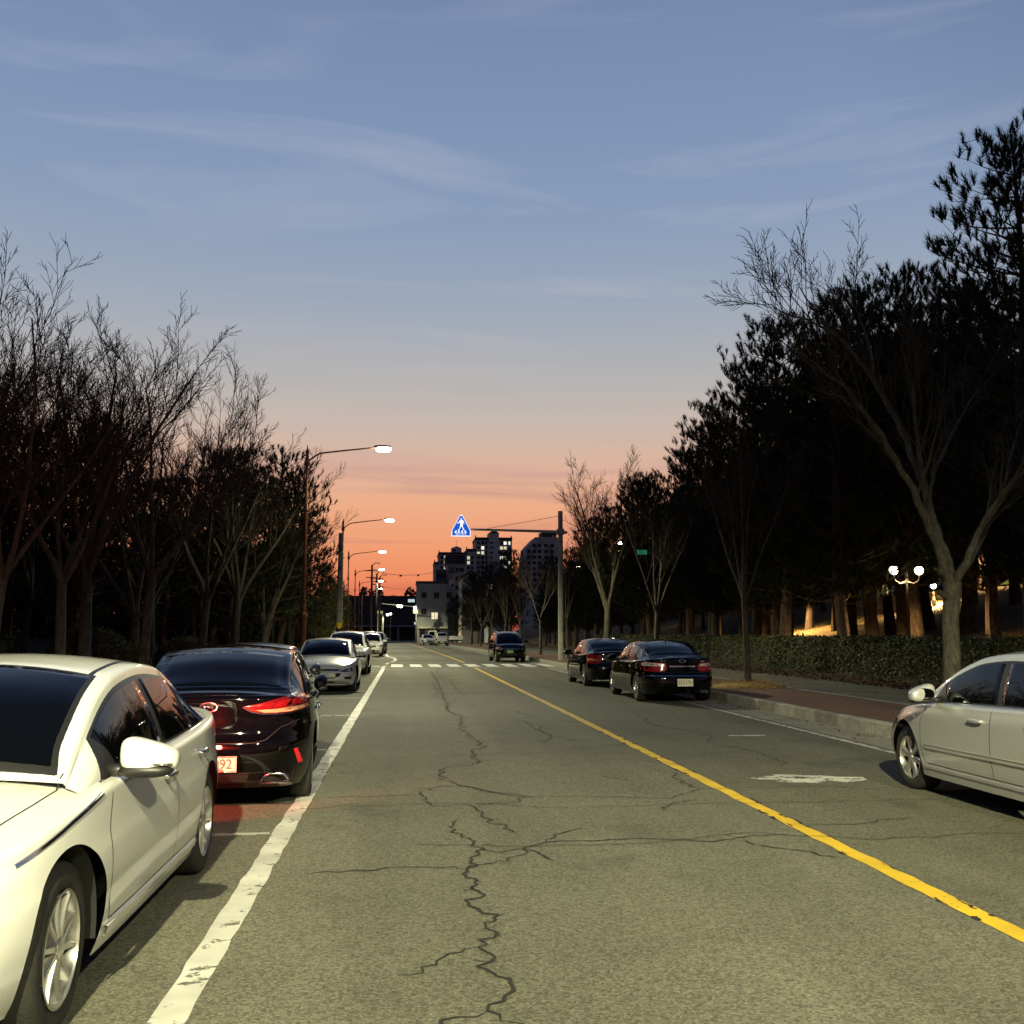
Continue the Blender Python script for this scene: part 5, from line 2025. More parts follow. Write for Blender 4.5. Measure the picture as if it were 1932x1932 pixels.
tube_fast(bt.tv, bt.tf, [Vector((0, 0, -.1)), Vector((0, 0, .1)), wp(1796, 1230), wp(1793, 1170), wp(1797, 1120), wp(1797, 1098)], [.22, .155, .132, .126, .134, .140], 12)
limbs = [([(1795, 1108, 0), (1775, 1055, -.1), (1755, 1000, -.25), (1722, 925, -.4), (1690, 868, -.5), (1640, 790, -.7), (1590, 750, -.9), (1545, 735, -1.1)], .095, .012),
         ([(1797, 1100, .05), (1778, 1040, .1), (1762, 985, .3), (1745, 920, .4), (1720, 860, .5), (1690, 790, .7), (1650, 720, .9), (1600, 650, 1.0), (1545, 600, 1.2), (1508, 540, 1.3)], .100, .010),
         ([(1752, 960, .35), (1738, 880, .1), (1728, 800, -.2), (1720, 720, -.4), (1700, 650, -.6)], .055, .010),
         ([(1690, 868, -.5), (1650, 800, -.9), (1600, 735, -1.3), (1540, 690, -1.6), (1470, 640, -1.9)], .045, .008),
         ([(1800, 1100, 0), (1822, 1060, -.1), (1845, 1010, -.2), (1868, 965, -.3), (1905, 915, -.5), (1960, 860, -.8), (2010, 790, -1.0)], .080, .010),
         ([(1800, 1098, .1), (1830, 1055, .3), (1860, 1005, .5), (1885, 950, .7), (1900, 880, .9), (1930, 790, 1.2)], .062, .010),
         ([(1755, 900, .4), (1790, 830, .8), (1830, 760, 1.2), (1880, 700, 1.5)], .040, .008),
         ([(1650, 720, .9), (1640, 650, 1.1), (1622, 600, 1.3), (1605, 560, 1.4)], .036, .007),
         ([(1600, 650, 1.0), (1540, 610, 1.0), (1480, 590, .9), (1440, 570, .8)], .030, .006)]
for path_, r0, r1 in limbs:
    P = [wp(*q) for q in path_]
    Q = []
    for a, b in zip(P[:-1], P[1:]):
        for k in range(3):
            Q.append(a.lerp(b, k / 3) + Vector((bt.r.gauss(0, .012), bt.r.gauss(0, .02), bt.r.gauss(0, .012))))
    Q.append(P[-1])
    rad = bt.emit(Q, r0, r1, 1)
    bt.children(Q, rad, 1, 5.2)
for z_ in (1.0, 1.35):                                                  # stubs of cut branches
    tube_fast(bt.tv, bt.tf, [Vector((-.05, -.05, z_ + .95)), Vector((-.26, -.18, z_ + 1.04))], [.055, .040], 8)
make_tree('street_tree', bt.meshes(), tb, 0, 1.0, 'large forked bare tree on the right pavement above the silver sedan', 'bare street trees on the right pavement')
# a twin further back out of the frame's right edge keeps the row going
make_tree('street_tree', variants[0], (8.9, 5.2, SIDE_Z), 1.0, 1.05, 'bare street tree beside the silver sedan, at the right margin', 'bare street trees on the right pavement')


# ---- pines
def tuft(V, Fc, p, d, L, rr, n, wid):
    """brush of needles round a shoot"""
    ax = d.orthogonal().normalized()
    bx = d.cross(ax)
    for k in range(n):
        w = rr.uniform(0, 2 * PI)
        s = rr.uniform(.25, .95)
        o = ax * math.cos(w) + bx * math.sin(w)
        e = (d * math.cos(s) + o * math.sin(s)) * L * rr.uniform(.75, 1.15)
        q = p + d * rr.uniform(-.35, .25) * L
        sd_ = e.cross(o if rr.random() < .5 else d)
        sd_ = sd_.normalized() * wid if sd_.length > 1e-6 else ax * wid
        b = len(V)
        for t in (q - sd_, q + sd_, q + e):
            V.append((t.x, t.y, t.z))
        Fc.append((b, b + 1, b + 2))


def pine(seed, H, base, rad, whorls, per, tuft_n, needle=.24, wid=.016, full=1.0, mat='needle', upturn=.5):
    rr = random.Random(seed)
    tv, tf, cv, cf = [], [], [], []
    pts, x, y = [], 0.0, 0.0
    for i in range(9):
        pts.append(Vector((x, y, -.15 + (H + .1) * i / 8)))
        x += rr.gauss(0, .10)
        y += rr.gauss(0, .10)
    r0 = .018 * H
    tube_fast(tv, tf, pts, [r0 * (1.25 if i == 0 else 1) * (1 - .92 * i / 8) + .008 for i in range(9)], 9)

    def at(z):
        f = max(0, min((z + .15) / (H + .1) * 8, 7.999))
        j = int(f)
        return pts[j].lerp(pts[j + 1], f - j)
    for w in range(whorls):
        t = (w + rr.random() * .6) / whorls
        z = base + (H * .985 - base) * t
        prof = (min(1, .62 + t * 1.6) * math.sqrt(max(0.0, 1 - t ** 2.4))) * full + .06
        nb = max(3, int(per * (1 - .35 * t)))
        a0 = rr.uniform(0, 6.28)
        for b in range(nb):
            a = a0 + 2 * PI * b / nb + rr.uniform(-.4, .4)
            L = rad * prof * rr.uniform(.62, 1.15)
            p = at(z + rr.uniform(-.15, .15))
            d = Vector((math.cos(a), math.sin(a), rr.uniform(-.10, .22) + .35 * t))
            d.normalize()
            n = max(3, int(L / .42))
            bp = [p]
            for i in range(n):
                d = d + Vector((rr.gauss(0, .08), rr.gauss(0, .08), rr.gauss(0, .05) + upturn * .16))
                d.normalize()
                p = p + d * (L / n)
                bp.append(p)
            tube_fast(tv, tf, bp, [(.012 + .010 * L) * (1 - .85 * i / n) for i in range(n + 1)], 4)
            for i in range(1, n + 1):
                if i / n < .22:
                    continue
                for side in range(2 + (i == n)):
                    aa = rr.uniform(0, 6.28)
                    sd_ = Vector((math.cos(aa), math.sin(aa), rr.uniform(.1, .9)))
                    q = bp[i] + sd_.normalized() * rr.uniform(.08, .42)
                    up = Vector((rr.gauss(0, .28) + d.x * .35, rr.gauss(0, .28) + d.y * .35, 1.0)).normalized()
                    if i == n and side == 0:
                        q = bp[i]
                    l_ = needle * rr.uniform(.75, 1.25)
                    tube_fast(tv, tf, [bp[i], q, q + up * l_ * .6], [.010, .008, .004], 3)
                    tuft(cv, cf, q + up * l_ * .2, up, l_, rr, tuft_n, wid)
                    tuft(cv, cf, q + up * l_ * .7, up, l_ * .9, rr, tuft_n // 2, wid)
    top = at(H)
    for k in range(3):
        tuft(cv, cf, top + Vector((0, 0, -.15 + .2 * k)), Vector((0, 0, 1)), needle, rr, tuft_n, wid)
    out = []
    for nm, v, f, m in (('trunk', tv, tf, 'pine_bark'), ('crown', cv, cf, mat)):
        me_ = bpy.data.meshes.new(nm)
        me_.from_pydata(v, [], f)
        me_.materials.append(M[m])
        me_.update()
        out.append(me_)
    return out


pines = [pine(1, 14.5, 2.7, 3.5, 26, 8, 22, .29, .016), pine(2, 14.0, 3.0, 3.3, 25, 8, 22, .29, .016), pine(3, 15.0, 2.6, 3.7, 26, 8, 22, .29, .016)]
small_pines = [pine(4, 7.6, 1.2, 2.3, 17, 7, 14, .20, .016), pine(5, 8.2, 1.5, 2.1, 17, 7, 14, .20, .016)]
light_conifer = pine(6, 7.5, .9, 1.5, 18, 6, 12, .22, .014, mat='needle_light', upturn=.9)

pr = random.Random(21)
pl_ = []
for row, (x0, step, y0, y1) in enumerate(((17.0, 4.0, 23, 118), (21.4, 4.6, 27, 118), (26.0, 5.2, 30, 118), (31.5, 6.0, 44, 130), (39.0, 7.0, 60, 140))):
    y = y0
    while y < y1:
        pl_.append((x0 + pr.uniform(-.9, .9), y + pr.uniform(-1, 1), row))
        y += step
pl_ = [p for p in pl_ if p[0] / p[1] < .86 and not (.468 < p[0] / p[1] < .556 and p[1] < 41)]
pl_ += [(22.3, 44.5, 1), (24.6, 47.5, 1), (25.5, 52.0, 2), (21.6, 41.8, 1)]
pl_.sort(key=lambda p: (p[2], p[1]))
rown = ['front row behind the park hedge', 'second row of the park', 'third row of the park', 'fourth row of the park', 'rear row of the park']
cnt = {}
for x, y, row in pl_:
    k = cnt.get(row, 0)
    cnt[row] = k + 1
    s = pr.uniform(.92, 1.04) * (1.0 if row == 0 else .97) * (1.16 if .44 < x / y < .58 and 41 < y < 56 else 1.0)
    if y > 52:
        s *= max(.52, 1 - (y - 52) * .0085)
    if x / y > .64:
        s *= .80
    if 43 < y < 47 and row == 0:
        s *= .9
    make_tree('pine_tree', pines[pr.randrange(3)], (x + bend(y), y, park_z(x + bend(y), y) - .05), pr.uniform(0, 6.28), s,
              'tall dark pine in the ' + rown[row] + ', ' + ORD[k] + ' from the silver sedan', 'tall dark pines in the park on the right')

lp = [(-10.2, 33.5, .95), (-9.2, 40.5, .92), (-10.6, 47.0, 1.0), (-8.9, 54.5, .82), (-13.5, 22.0, .95), (-14.0, 31.5, 1.05), (-14.5, 40.0, 1.05), (-13.0, 50.0, 1.0), (-17.5, 24.0, 1.1),
      (-18.5, 30.0, 1.1), (-18.0, 37.0, 1.15), (-18.5, 46.0, 1.15), (-17.0, 56.0, 1.1), (-10.0, 62.0, .85), (-13.5, 66.0, 1.0), (-23.0, 28.0, 1.25), (-23.5, 35.0, 1.25), (-23.5, 43.0, 1.25),
      (-22.0, 54.0, 1.2), (-11.0, 74.0, .9), (-12.0, 86.0, .9), (-14.0, 98.0, .9), (-11.0, 110.0, .85), (-29.0, 38.0, 1.3), (-28.0, 50.0, 1.3), (-10.8, 26.5, .62), (-12.8, 27.8, .8), (-20.5, 66.0, 1.2), (-17.0, 80.0, 1.1), (-31.0, 60.0, 1.4), (-26.0, 72.0, 1.3), (-22.0, 92.0, 1.2), (-34.0, 48.0, 1.4), (-38.0, 70.0, 1.5), (-28.0, 88.0, 1.3), (-20.0, 106.0, 1.2), (-15.0, 122.0, 1.0), (-30.0, 110.0, 1.3)]
lp += [(-6.6, 50.0, 1.22), (-6.9, 57.5, 1.25), (-7.3, 65.0, 1.3), (-7.4, 44.5, 1.18), (-8.6, 48.0, 1.25), (-9.0, 60.0, 1.3), (-7.6, 74.0, 1.2)]
lp.sort(key=lambda p: p[1])
for i, (x, y, s) in enumerate(lp):
    make_tree('pine_tree', small_pines[i % 2], (x + bend(y), y, wood_z(x + bend(y), y) - .05), pr.uniform(0, 6.28), s,
              'dark pine among the bare trees on the left, ' + ORD[i] + ' from the white sedan', 'dark pines on the left bank')
for i, (x, y) in enumerate([(-5.6, 78), (-5.9, 86), (-5.5, 94), (-6.2, 102), (-5.6, 110), (-6.0, 119), (-5.8, 129), (-8.5, 92), (-8.8, 106)]):
    make_tree('slender_conifer', light_conifer, (x + bend(y), y, .16), pr.uniform(0, 6.28), pr.uniform(.78, .95),
              'yellow green lamplit conifer on the far left, ' + ORD[i] + ' past the crossing', 'lamplit conifers on the far left')
for i, (x, y, s) in enumerate([(13.5, 118, .75), (12.0, 128, .7), (10.8, 138, .62), (12.5, 147, .6), (15.0, 133, .7), (17.0, 146, .7), (9.4, 150, .45), (19, 124, .75)]):
    make_tree('pine_tree', pines[i % 3], (x + bend(y), y, .1), pr.uniform(0, 6.28), s,
              'distant dark pine before the apartment blocks, ' + ORD[i] + ' of the far clump', 'distant pines before the apartment blocks')


# ---- the wood behind the left bank reads as one dark mass
def leaf_cloud(rr, pts, size, V, Fc):
    for p, nn in pts:
        a = Vector((rr.gauss(0, 1), rr.gauss(0, 1), rr.gauss(0, 1))) + nn * .8
        a.normalize()
        b = a.orthogonal().normalized()
        b.rotate(Matrix.Rotation(rr.uniform(0, 6.28), 3, a))
        c_ = a.cross(b)
        s = size * rr.uniform(.6, 1.3)
        k = len(V)
        for q in (p - b * s, p + c_ * s * .45, p + b * s, p - c_ * s * .45):
            V.append((q.x, q.y, q.z))
        Fc.append((k, k + 1, k + 2, k + 3))


V, Fc = [], []
ur = random.Random(44)
for _ in range(30000):
    y = ur.uniform(14, 125)
    x = -ur.uniform(19, 27) - max(0, 40 - y) * .1 + max(0, y - 60) * .10
    h = 5.6 + 1.2 * math.sin(y * .41) + .8 * math.sin(y * 1.13 + x) + .5 * math.sin(y * 2.9)
    z = wood_z(x, y) + h * (ur.random() ** .8) - .1
    leaf_cloud(ur, [(Vector((x + bend(y), y, z)), Vector((1, -.3, .3)))], .34, V, Fc)
for _ in range(16000):
    y = ur.uniform(70, 190)
    x = -ur.uniform(9.5, 16)
    h = 4.6 + .9 * math.sin(y * .31) + .8 * math.sin(y * .93 + x) - max(0, y - 150) * .02
    z = .2 + h * (ur.random() ** .8)
    leaf_cloud(ur, [(Vector((x + bend(y), y, z)), Vector((1, -.3, .3)))], .34, V, Fc)
for _ in range(14000):
    y = ur.uniform(60, 190)
    x = ur.uniform(30, 44) + max(0, 110 - y) * .15
    h = 6.5 + 1.2 * math.sin(y * .31) + .8 * math.sin(y * .93 + x)
    z = park_z(x, y) + h * (ur.random() ** .8)
    leaf_cloud(ur, [(Vector((x + bend(y), y, z)), Vector((-1, -.3, .3)))], .40, V, Fc)
me_ = bpy.data.meshes.new('dense_wood')
me_.from_pydata(V, [], Fc)
tag(obj('dense_wood', me_, M['needle']), 'dense dark evergreen thicket closing off the woods behind the tree trunks', 'wood', kind='stuff')


# ---- clipped hedges and shrubs
def hedge(name, label, x0, x1, ys, h, zf, dens, leaf=.040, seed=1, group=None, straight=True):
    rr = random.Random(seed)
    t = empty(name, (0, 0, 0))
    tag(t, label, 'hedge', group)
    core = MB()
    v, f = [], []
    for y in ys:
        b = bend(y)
        z0 = zf((x0 + x1) / 2, y)
        for (x, z) in ((x0 + .10, z0), (x0 + .08, z0 + h - .12), (x1 - .08, z0 + h - .12), (x1 - .10, z0)):
            v.append((x + b, y, z))
    for j in range(len(ys) - 1):
        for k in range(3):
            f.append((j * 4 + k, j * 4 + k + 1, (j + 1) * 4 + k + 1, (j + 1) * 4 + k))
    core.add(v, f)
    core.build('inner_twigs', M['hedge_core'], t)
    V, Fc, pts = [], [], []
    for y0_, y1_ in zip(ys[:-1], ys[1:]):
        Ld = y1_ - y0_
        dn = dens * (1.0 if y0_ < 40 else .6)
        for _ in range(int(Ld * h * dn)):
            y = rr.uniform(y0_, y1_)
            z0 = zf((x0 + x1) / 2, y)
            top_ = h + .05 * math.sin(y * 2.1) + .04 * math.sin(y * 5.3)
            z = rr.uniform(.05, 1) ** .8 * top_
            bulge = .07 * math.sin(y * 1.3 + z * 3) + .04 * math.sin(y * 4.1)
            pts.append((Vector((x0 + bend(y) + rr.gauss(.02, .05) - bulge * .6, y, z0 + z)), Vector((-1, 0, .25))))
        for _ in range(int(Ld * (x1 - x0) * dn * .9)):
            y = rr.uniform(y0_, y1_)
            z0 = zf((x0 + x1) / 2, y)
            pts.append((Vector((rr.uniform(x0 - .02, x1) + bend(y), y, z0 + h + rr.gauss(-.02, .04) + .05 * math.sin(y * 2.1) + .04 * math.sin(y * 5.3))), Vector((0, 0, 1))))
    leaf_cloud(rr, pts, leaf, V, Fc)
    me_ = bpy.data.meshes.new('leaves')
    me_.from_pydata(V, [], Fc)
    me_.materials.append(M['leaf'])
    me_.update()
    o = obj('leaves', me_, None, t)
    o['kind'] = 'stuff'
    return t


hedge('clipped_hedge', 'long clipped hedge between the right pavement and the pines', 14.4, 15.7, [6 + 2 * i for i in range(36)], 1.22, lambda x, y: SIDE_Z - .03, 420, .05, 3)
hedge('clipped_hedge', 'low dark hedge on the left bank behind the bare trunks', -13.4, -12.4, [14 + 2 * i for i in range(12)], .75, lambda x, y: wood_z(x, y) - .05, 160, .06, 4)


def dome_shrub(loc, r, h, label, seed):
    rr = random.Random(seed)
    t = empty('round_shrub', loc)
    tag(t, label, 'shrub', 'clipped round shrubs on the left bank')
    MB().blob((0, 0, h * .42), (r * .92, r * .92, h * .52), 2, 2, 18, 10).build('inner_twigs', M['hedge_core'], t, True)
    V, Fc, pts = [], [], []
    for _ in range(int(2600 * r * r)):
        a = rr.uniform(0, 6.28)
        s = rr.uniform(-.25, 1)
        c_ = math.sqrt(max(0, 1 - s * s))
        nn = Vector((math.cos(a) * c_, math.sin(a) * c_, s))
        pts.append((Vector((nn.x * r, nn.y * r, h * .42 + nn.z * h * .56)) * rr.uniform(.95, 1.03), nn))
    leaf_cloud(rr, pts, .045, V, Fc)
    me_ = bpy.data.meshes.new('leaves')
    me_.from_pydata(V, [], Fc)
    me_.materials.append(M['leaf'])
    me_.update()
    o = obj('leaves', me_, None, t)
    o['kind'] = 'stuff'


def bank(x, y):
    return (x + bend(y), y, wood_z(x, y) - .03)


dome_shrub(bank(-7.3, 36.0), 1.05, 1.35, 'round clipped shrub left of the nearest street lamp, larger of its pair', 1)
dome_shrub(bank(-6.6, 34.6), .85, 1.05, 'smaller round shrub hugging the larger one, left of the nearest street lamp', 2)
dome_shrub(bank(-9.2, 31.5), 1.15, 1.45, 'broad dark round shrub above the black sedan roof', 3)
dome_shrub(bank(-8.1, 30.4), .9, 1.15, 'round shrub pressed against the broad one above the black sedan roof', 4)

# ---- straw round the tree foot, leaf litter, grass
V, Fc = [], []
sr = random.Random(8)
c0 = Vector((8.85, 26.05, SIDE_Z))
for _ in range(2600):
    a, q = sr.uniform(0, 6.28), sr.random() ** .6
    r_ = q * (.95 + .25 * math.sin(3 * a))
    z = .17 * (1 - q * q) * sr.uniform(.3, 1.0)
    p = c0 + Vector((math.cos(a) * r_, math.sin(a) * r_ * .85, z + .01))
    d = Vector((sr.gauss(0, 1), sr.gauss(0, 1), sr.gauss(.1, .35))).normalized() * sr.uniform(.08, .22)
    w = d.orthogonal().normalized() * .006
    k = len(V)
    for t_ in (p - w, p + w, p + d):
        V.append(tuple(t_))
    Fc.append((k, k + 1, k + 2))
mound = MB().blob((c0.x, c0.y, c0.z), (1.0, .85, .13), 2, 2, 22, 8)
mnd = empty('straw_mound', (0, 0, 0))
tag(mnd, 'heap of dry straw round the foot of the slim street tree', 'straw')
mound.build('heap', M['straw'], mnd, True)
me_ = bpy.data.meshes.new('stalks')
me_.from_pydata(V, [], Fc)
o = obj('stalks', me_, M['straw'], mnd)
o['kind'] = 'stuff'

V, Fc = [], []
for _ in range(5200):
    y = sr.uniform(12, 60)
    x = 12.1 + abs(sr.gauss(0, .9)) * 1.4
    p = Vector((x + bend(y), y, SIDE_Z + .02 + sr.random() * .03))
    leaf_cloud(sr, [(p, Vector((0, 0, 2)))], .055, V, Fc)
for _ in range(700):                                                    # strays blown over the pavement and into the gutter
    y = sr.uniform(9, 45)
    x = 7.2 - abs(sr.gauss(0, .18)) if sr.random() < .45 else sr.uniform(7.5, 12.3)
    p = Vector((x, y, (SIDE_Z if x > 7.4 else 0.0) + .012))
    leaf_cloud(sr, [(p, Vector((0, 0, 6)))], .038, V, Fc)
me_ = bpy.data.meshes.new('leaf_litter')
me_.from_pydata(V, [], Fc)
tag(obj('leaf_litter', me_, M['leaf_dead']), 'brown fallen leaves scattered along the long hedge and right pavement', 'leaves', kind='stuff')
V, Fc = [], []
for _ in range(26000):
    y = sr.uniform(26, 85)
    x = sr.uniform(17.5, 46)
    p = Vector((x + bend(y), y, park_z(x + bend(y), y)))
    h_ = sr.uniform(.06, .20)
    a = sr.uniform(0, 6.28)
    w = Vector((math.cos(a), math.sin(a), 0)) * .014
    k = len(V)
    for t_ in (p - w, p + w, p + Vector((sr.gauss(0, .05), sr.gauss(0, .05), h_))):
        V.append(tuple(t_))
    Fc.append((k, k + 1, k + 2))
me_ = bpy.data.meshes.new('dry_grass')
me_.from_pydata(V, [], Fc)
tag(obj('dry_grass', me_, M['straw']), 'dry winter grass on the lamplit slope under the pines', 'grass', kind='stuff')

# ================================================================== SIGNS, POLES, PARK LAMPS
PX, PY = 8.12, 53.4
t = empty('sign_pole', (PX, PY, SIDE_Z))
tag(t, 'tall grey steel pole with long arm carrying the blue crossing sign', 'pole')
MB().lathe([(.20, 0), (.20, .03), (.155, .05), (.15, .06), (.135, 4.0), (.125, 7.75), (.125, 7.80), (.001, 7.82)], 18).build('post', M['pole_concrete'], t, True, 50)
MB().tube([(.35, 0, 6.66), (0, 0, 6.70), (-2.4, 0, 6.74), (-4.75, 0, 6.78)], [.075, .075, .065, .055], 10).build('arm', M['grey_metal'], t, True)
MB().box((0, 0, 6.70), (.36, .34, .30)).build('clamp', M['grey_metal'], t)
MB().box((-.35, 0, 6.45), (.16, .10, .10)).build('clamp', M['grey_metal'], t)
MB().tube([(0, 0, 7.55), (-1.6, 0, 7.25), (-3.9, 0, 6.83)], .012, 5).build('stay_wire', M['dark_iron'], t)

sx_ = 2.86 - PX
s = empty('crossing_sign', (PX + sx_, PY - .16, 6.42 + SIDE_Z))
tag(s, 'lit blue triangular pedestrian crossing sign hanging over the road', 'sign')


def outline(k):
    return [(-.50 * k, -.02 + .0), (-.50 * k, .26), (-.06 * k, 1.10), (.06 * k, 1.10), (.50 * k, .26), (.50 * k, -.02)]


def shrink(poly, m):
    cx = sum(p[0] for p in poly) / len(poly)
    cz = sum(p[1] for p in poly) / len(poly)
    return [(cx + (p[0] - cx) * (1 - m), cz + (p[1] - cz) * (1 - m)) for p in poly]


ol = outline(1.0)
fix_normals(MB().prism(ol, 0, .14).build('housing', M['sign_white'], s))
fix_normals(MB().prism(shrink(ol, .075), -.006, -.001).build('panel', M['sign_blue'], s))
MB().box((0, .16, .42), (.30, .10, .16)).build('bracket', M['grey_metal'], s)
fig = MB()
FR = [[(-.035, .90), (-.018, .935), (.018, .935), (.035, .90), (.028, .865), (0, .85), (-.028, .865)],
      [(-.03, .84), (.055, .84), (.085, .78), (.075, .56), (-.045, .56), (-.055, .70), (-.06, .80)],
      [(-.03, .84), (-.06, .80), (-.16, .70), (-.215, .665), (-.205, .635), (-.13, .655), (-.045, .73)],
      [(.055, .84), (.12, .77), (.165, .68), (.150, .60), (.120, .61), (.125, .67), (.08, .74), (.06, .78)],
      [(-.045, .565), (.02, .565), (-.03, .44), (-.09, .30), (-.165, .29), (-.165, .33), (-.115, .345), (-.07, .46)],
      [(.0, .565), (.075, .565), (.10, .45), (.155, .345), (.185, .30), (.115, .295), (.105, .33), (.055, .43), (.015, .50)]]
for q in FR:
    fig.prism(q, -.0125, -.0075)
fix_normals(fig.build('walking_figure', M['sign_white'], s))
for x0, sl in ((-.30, .035), (-.13, .012), (.06, -.012), (.235, -.035)):
    fix_normals(MB().prism([(x0 - .055, .155), (x0 + .05, .155), (x0 + .05 + sl - .01, .285), (x0 - .03 + sl + .01, .285)], -.0125, -.0075).build('stripe_mark', M['sign_white'], s))
tm_ = text_mesh('횡단보도', .108, 'CENTER', 1.12)
o = obj('lettering', tm_, M['sign_white'], s)
o.rotation_euler = (PI / 2, 0, 0)
o.location = (0, -.009, .035)

# striped concrete utility pole by the second lamp
uy = 58.0
ux = -3.62
t = empty('utility_pole', (ux, uy, .155))
tag(t, 'pale concrete utility pole with black and yellow foot by second lamp', 'pole')
MB().lathe([(.17, 0), (.165, 3), (.13, 7.0), (.001, 7.02)], 16).build('post', M['pole_concrete'], t, True, 50)
for k in range(6):
    m_ = MB()
    vs = []
    for j in range(17):
        a = 2 * PI * j / 16
        for dz in (0, .30):
            vs.append((.178 * math.cos(a), .178 * math.sin(a), .35 + .30 * k + dz + .16 * math.sin(a)))
    m_.add(vs, [(2 * j, 2 * j + 2, 2 * j + 3, 2 * j + 1) for j in range(16)])
    m_.build('warning_band', M['hazard_yellow' if k % 2 else 'hazard_black'], t, True)

# utility poles farther off on the left
for k, (px, py, Y) in enumerate(((702, 1066, 125), (711, 1082, 138), (717, 1088, 150))):
    p = at_y(px, py, Y)
    t = empty('utility_pole', (p.x, Y, 0))
    tag(t, 'distant dark utility pole with crossbar, ' + ORD[k] + ' left of the far street lamps', 'pole', 'distant utility poles on the left')
    MB().tube([(0, 0, 0), (0, 0, p.z)], [.16, .11], 8).build('post', M['dark_iron'], t, True)
    MB().box((0, 0, p.z - .7), (1.8, .1, .1)).build('crossbar', M['dark_iron'], t)
    MB().box((0, 0, p.z - 1.5), (1.4, .1, .1)).build('crossbar', M['dark_iron'], t)
    MB().tube([(0, 0, p.z - .05), (.35, 0, p.z + .25), (1.0, 0, p.z + .22)], .05, 6).build('arm', M['dark_iron'], t, True)


def cable(name, label, a, b, sag, r, beads=()):
    a, b = Vector(a), Vector(b)
    t_ = empty(name, a)
    tag(t_, label, 'cable')
    P = [(b - a) * (k / 16) - Vector((0, 0, sag * 4 * (k / 16) * (1 - k / 16))) for k in range(17)]
    MB().tube(P, r, 5).build('wire', M['dark_iron'], t_)
    for q in beads:
        j = int(q * 16)
        MB().box(tuple(P[j] - Vector((0, 0, .08))), (.30, .18, .22)).build('junction_box', M['dark_iron'], t_)
    return t_


pa, pb = at_y(716, 1081, 113), at_y(822, 1079, 150)
cable('overhead_cable', 'dark cable with two small boxes spanning above the far road', pa, pb, .35, .028, (.32, .68))
pa, pb = at_y(700, 1100, 125), at_y(790, 1108, 170)
cable('overhead_cable', 'thin lower cable sagging above the far road', pa, pb, .5, .02)

# arm with signal lights over the far junction
ja, jb = at_y(720, 1139, 168), at_y(786, 1145, 168)
t = empty('signal_arm', (jb.x, 168, 0))
tag(t, 'pale horizontal arm with round lights over the far junction', 'signal')
MB().tube([(0, 0, 0), (0, 0, jb.z + .4)], [.14, .10], 8).build('post', M['grey_metal'], t, True)
MB().tube([(0, 0, jb.z), (ja.x - jb.x, 0, ja.z)], [.09, .06], 6).build('arm', M['grey_metal'], t, True)
for f_ in (.44, .52, .04):
    q = Vector((0, 0, jb.z)).lerp(Vector((ja.x - jb.x, 0, ja.z)), f_)
    MB().blob((q.x, -.2, q.z - .15), (.24, .16, .24), 2, 2, 12, 8).build('signal_light', M['far_glow'], t, True)
MB().box((-.15, -.1, jb.z - .75), (.8, .12, .7)).build('sign_plate', M['ink_white'], t)


# park lamps: twin globes and singles
def globe_lamp(x, y, z, h, label, twin=True, energy=260, glow=True, group='globe lamps in the park'):
    t = empty('park_lamp', (x, y, z))
    tag(t, label, 'lamp', group)
    MB().lathe([(.13, -.2), (.13, .35), (.09, .45), (.06, .6), (.05, h - .5), (.07, h - .45), (.05, h - .3), (.04, h - .1), (.001, h)], 12).build('post', M['dark_iron'], t, True, 50)
    xs = (-.52, .52) if twin else (0.0,)
    for k in xs:
        if twin:
            MB().tube([(0, 0, h - .42), (k * .5, 0, h - .50), (k * .95, 0, h - .38), (k, 0, h - .2)], .022, 6).build('bracket', M['dark_iron'], t, True)
        gl_ = MB().blob((k, 0, h + .02), (.165, .165, .175), 2, 2, 18, 12).build('globe', M['globe_glow'], t, True)
        MB().lathe([(.09, .14), (.11, .17), (.05, .23), (.001, .28)], 12, (k, 0, h)).build('cap', M['dark_iron'], gl_, True)
    if glow:
        ll = lamp_light('globe_light', (0, 0, h - .30), energy * 1.2, t, (1.0, .68, .28), .25, False)
        ll.data.type = 'SPOT'
        ll.data.spot_size = R(158)
        ll.data.spot_blend = .4
    return t


p = at_y(1710, 1077, 38.5)
gz = park_z(p.x, 38.5)
globe_lamp(p.x, 38.5, gz, p.z - gz, 'twin globe park lamp glowing between the pines on the right', True, 1700)
p = at_y(1761, 1106, 60)
gz = park_z(p.x, 60)
globe_lamp(p.x, 60, gz, p.z - gz, 'single globe park lamp right of the twin lamp, farther back', False, 3600)
p = at_y(1872, 1072, 66)
gz = park_z(p.x, 66)
globe_lamp(p.x, 66, gz, max(2.5, p.z - gz), 'faint globe lamp behind the forked tree at the far right', False, 2400)
p = at_y(1480, 1130, 64)
gz = park_z(p.x, 64)
globe_lamp(p.x, 64, gz, 3.0, 'globe lamp hidden among pine trunks left of the twin lamp', False, 3600)

for k, (px, py, Y, lb) in enumerate(((1655, 1063, 92, 'tiny light left of the twin globe lamp, deep among the pines'), (1838, 985, 80, 'tiny light high behind the forked tree'),
                                     (1705, 1052, 100, 'tiny light just above the twin globe lamp'), (1590, 1150, 96, 'tiny light low among the pine trunks'))):
    p = at_y(px, py, Y)
    gz = park_z(p.x, Y)
    globe_lamp(p.x, Y, gz, max(2.2, p.z - gz), lb, False, 100, False)

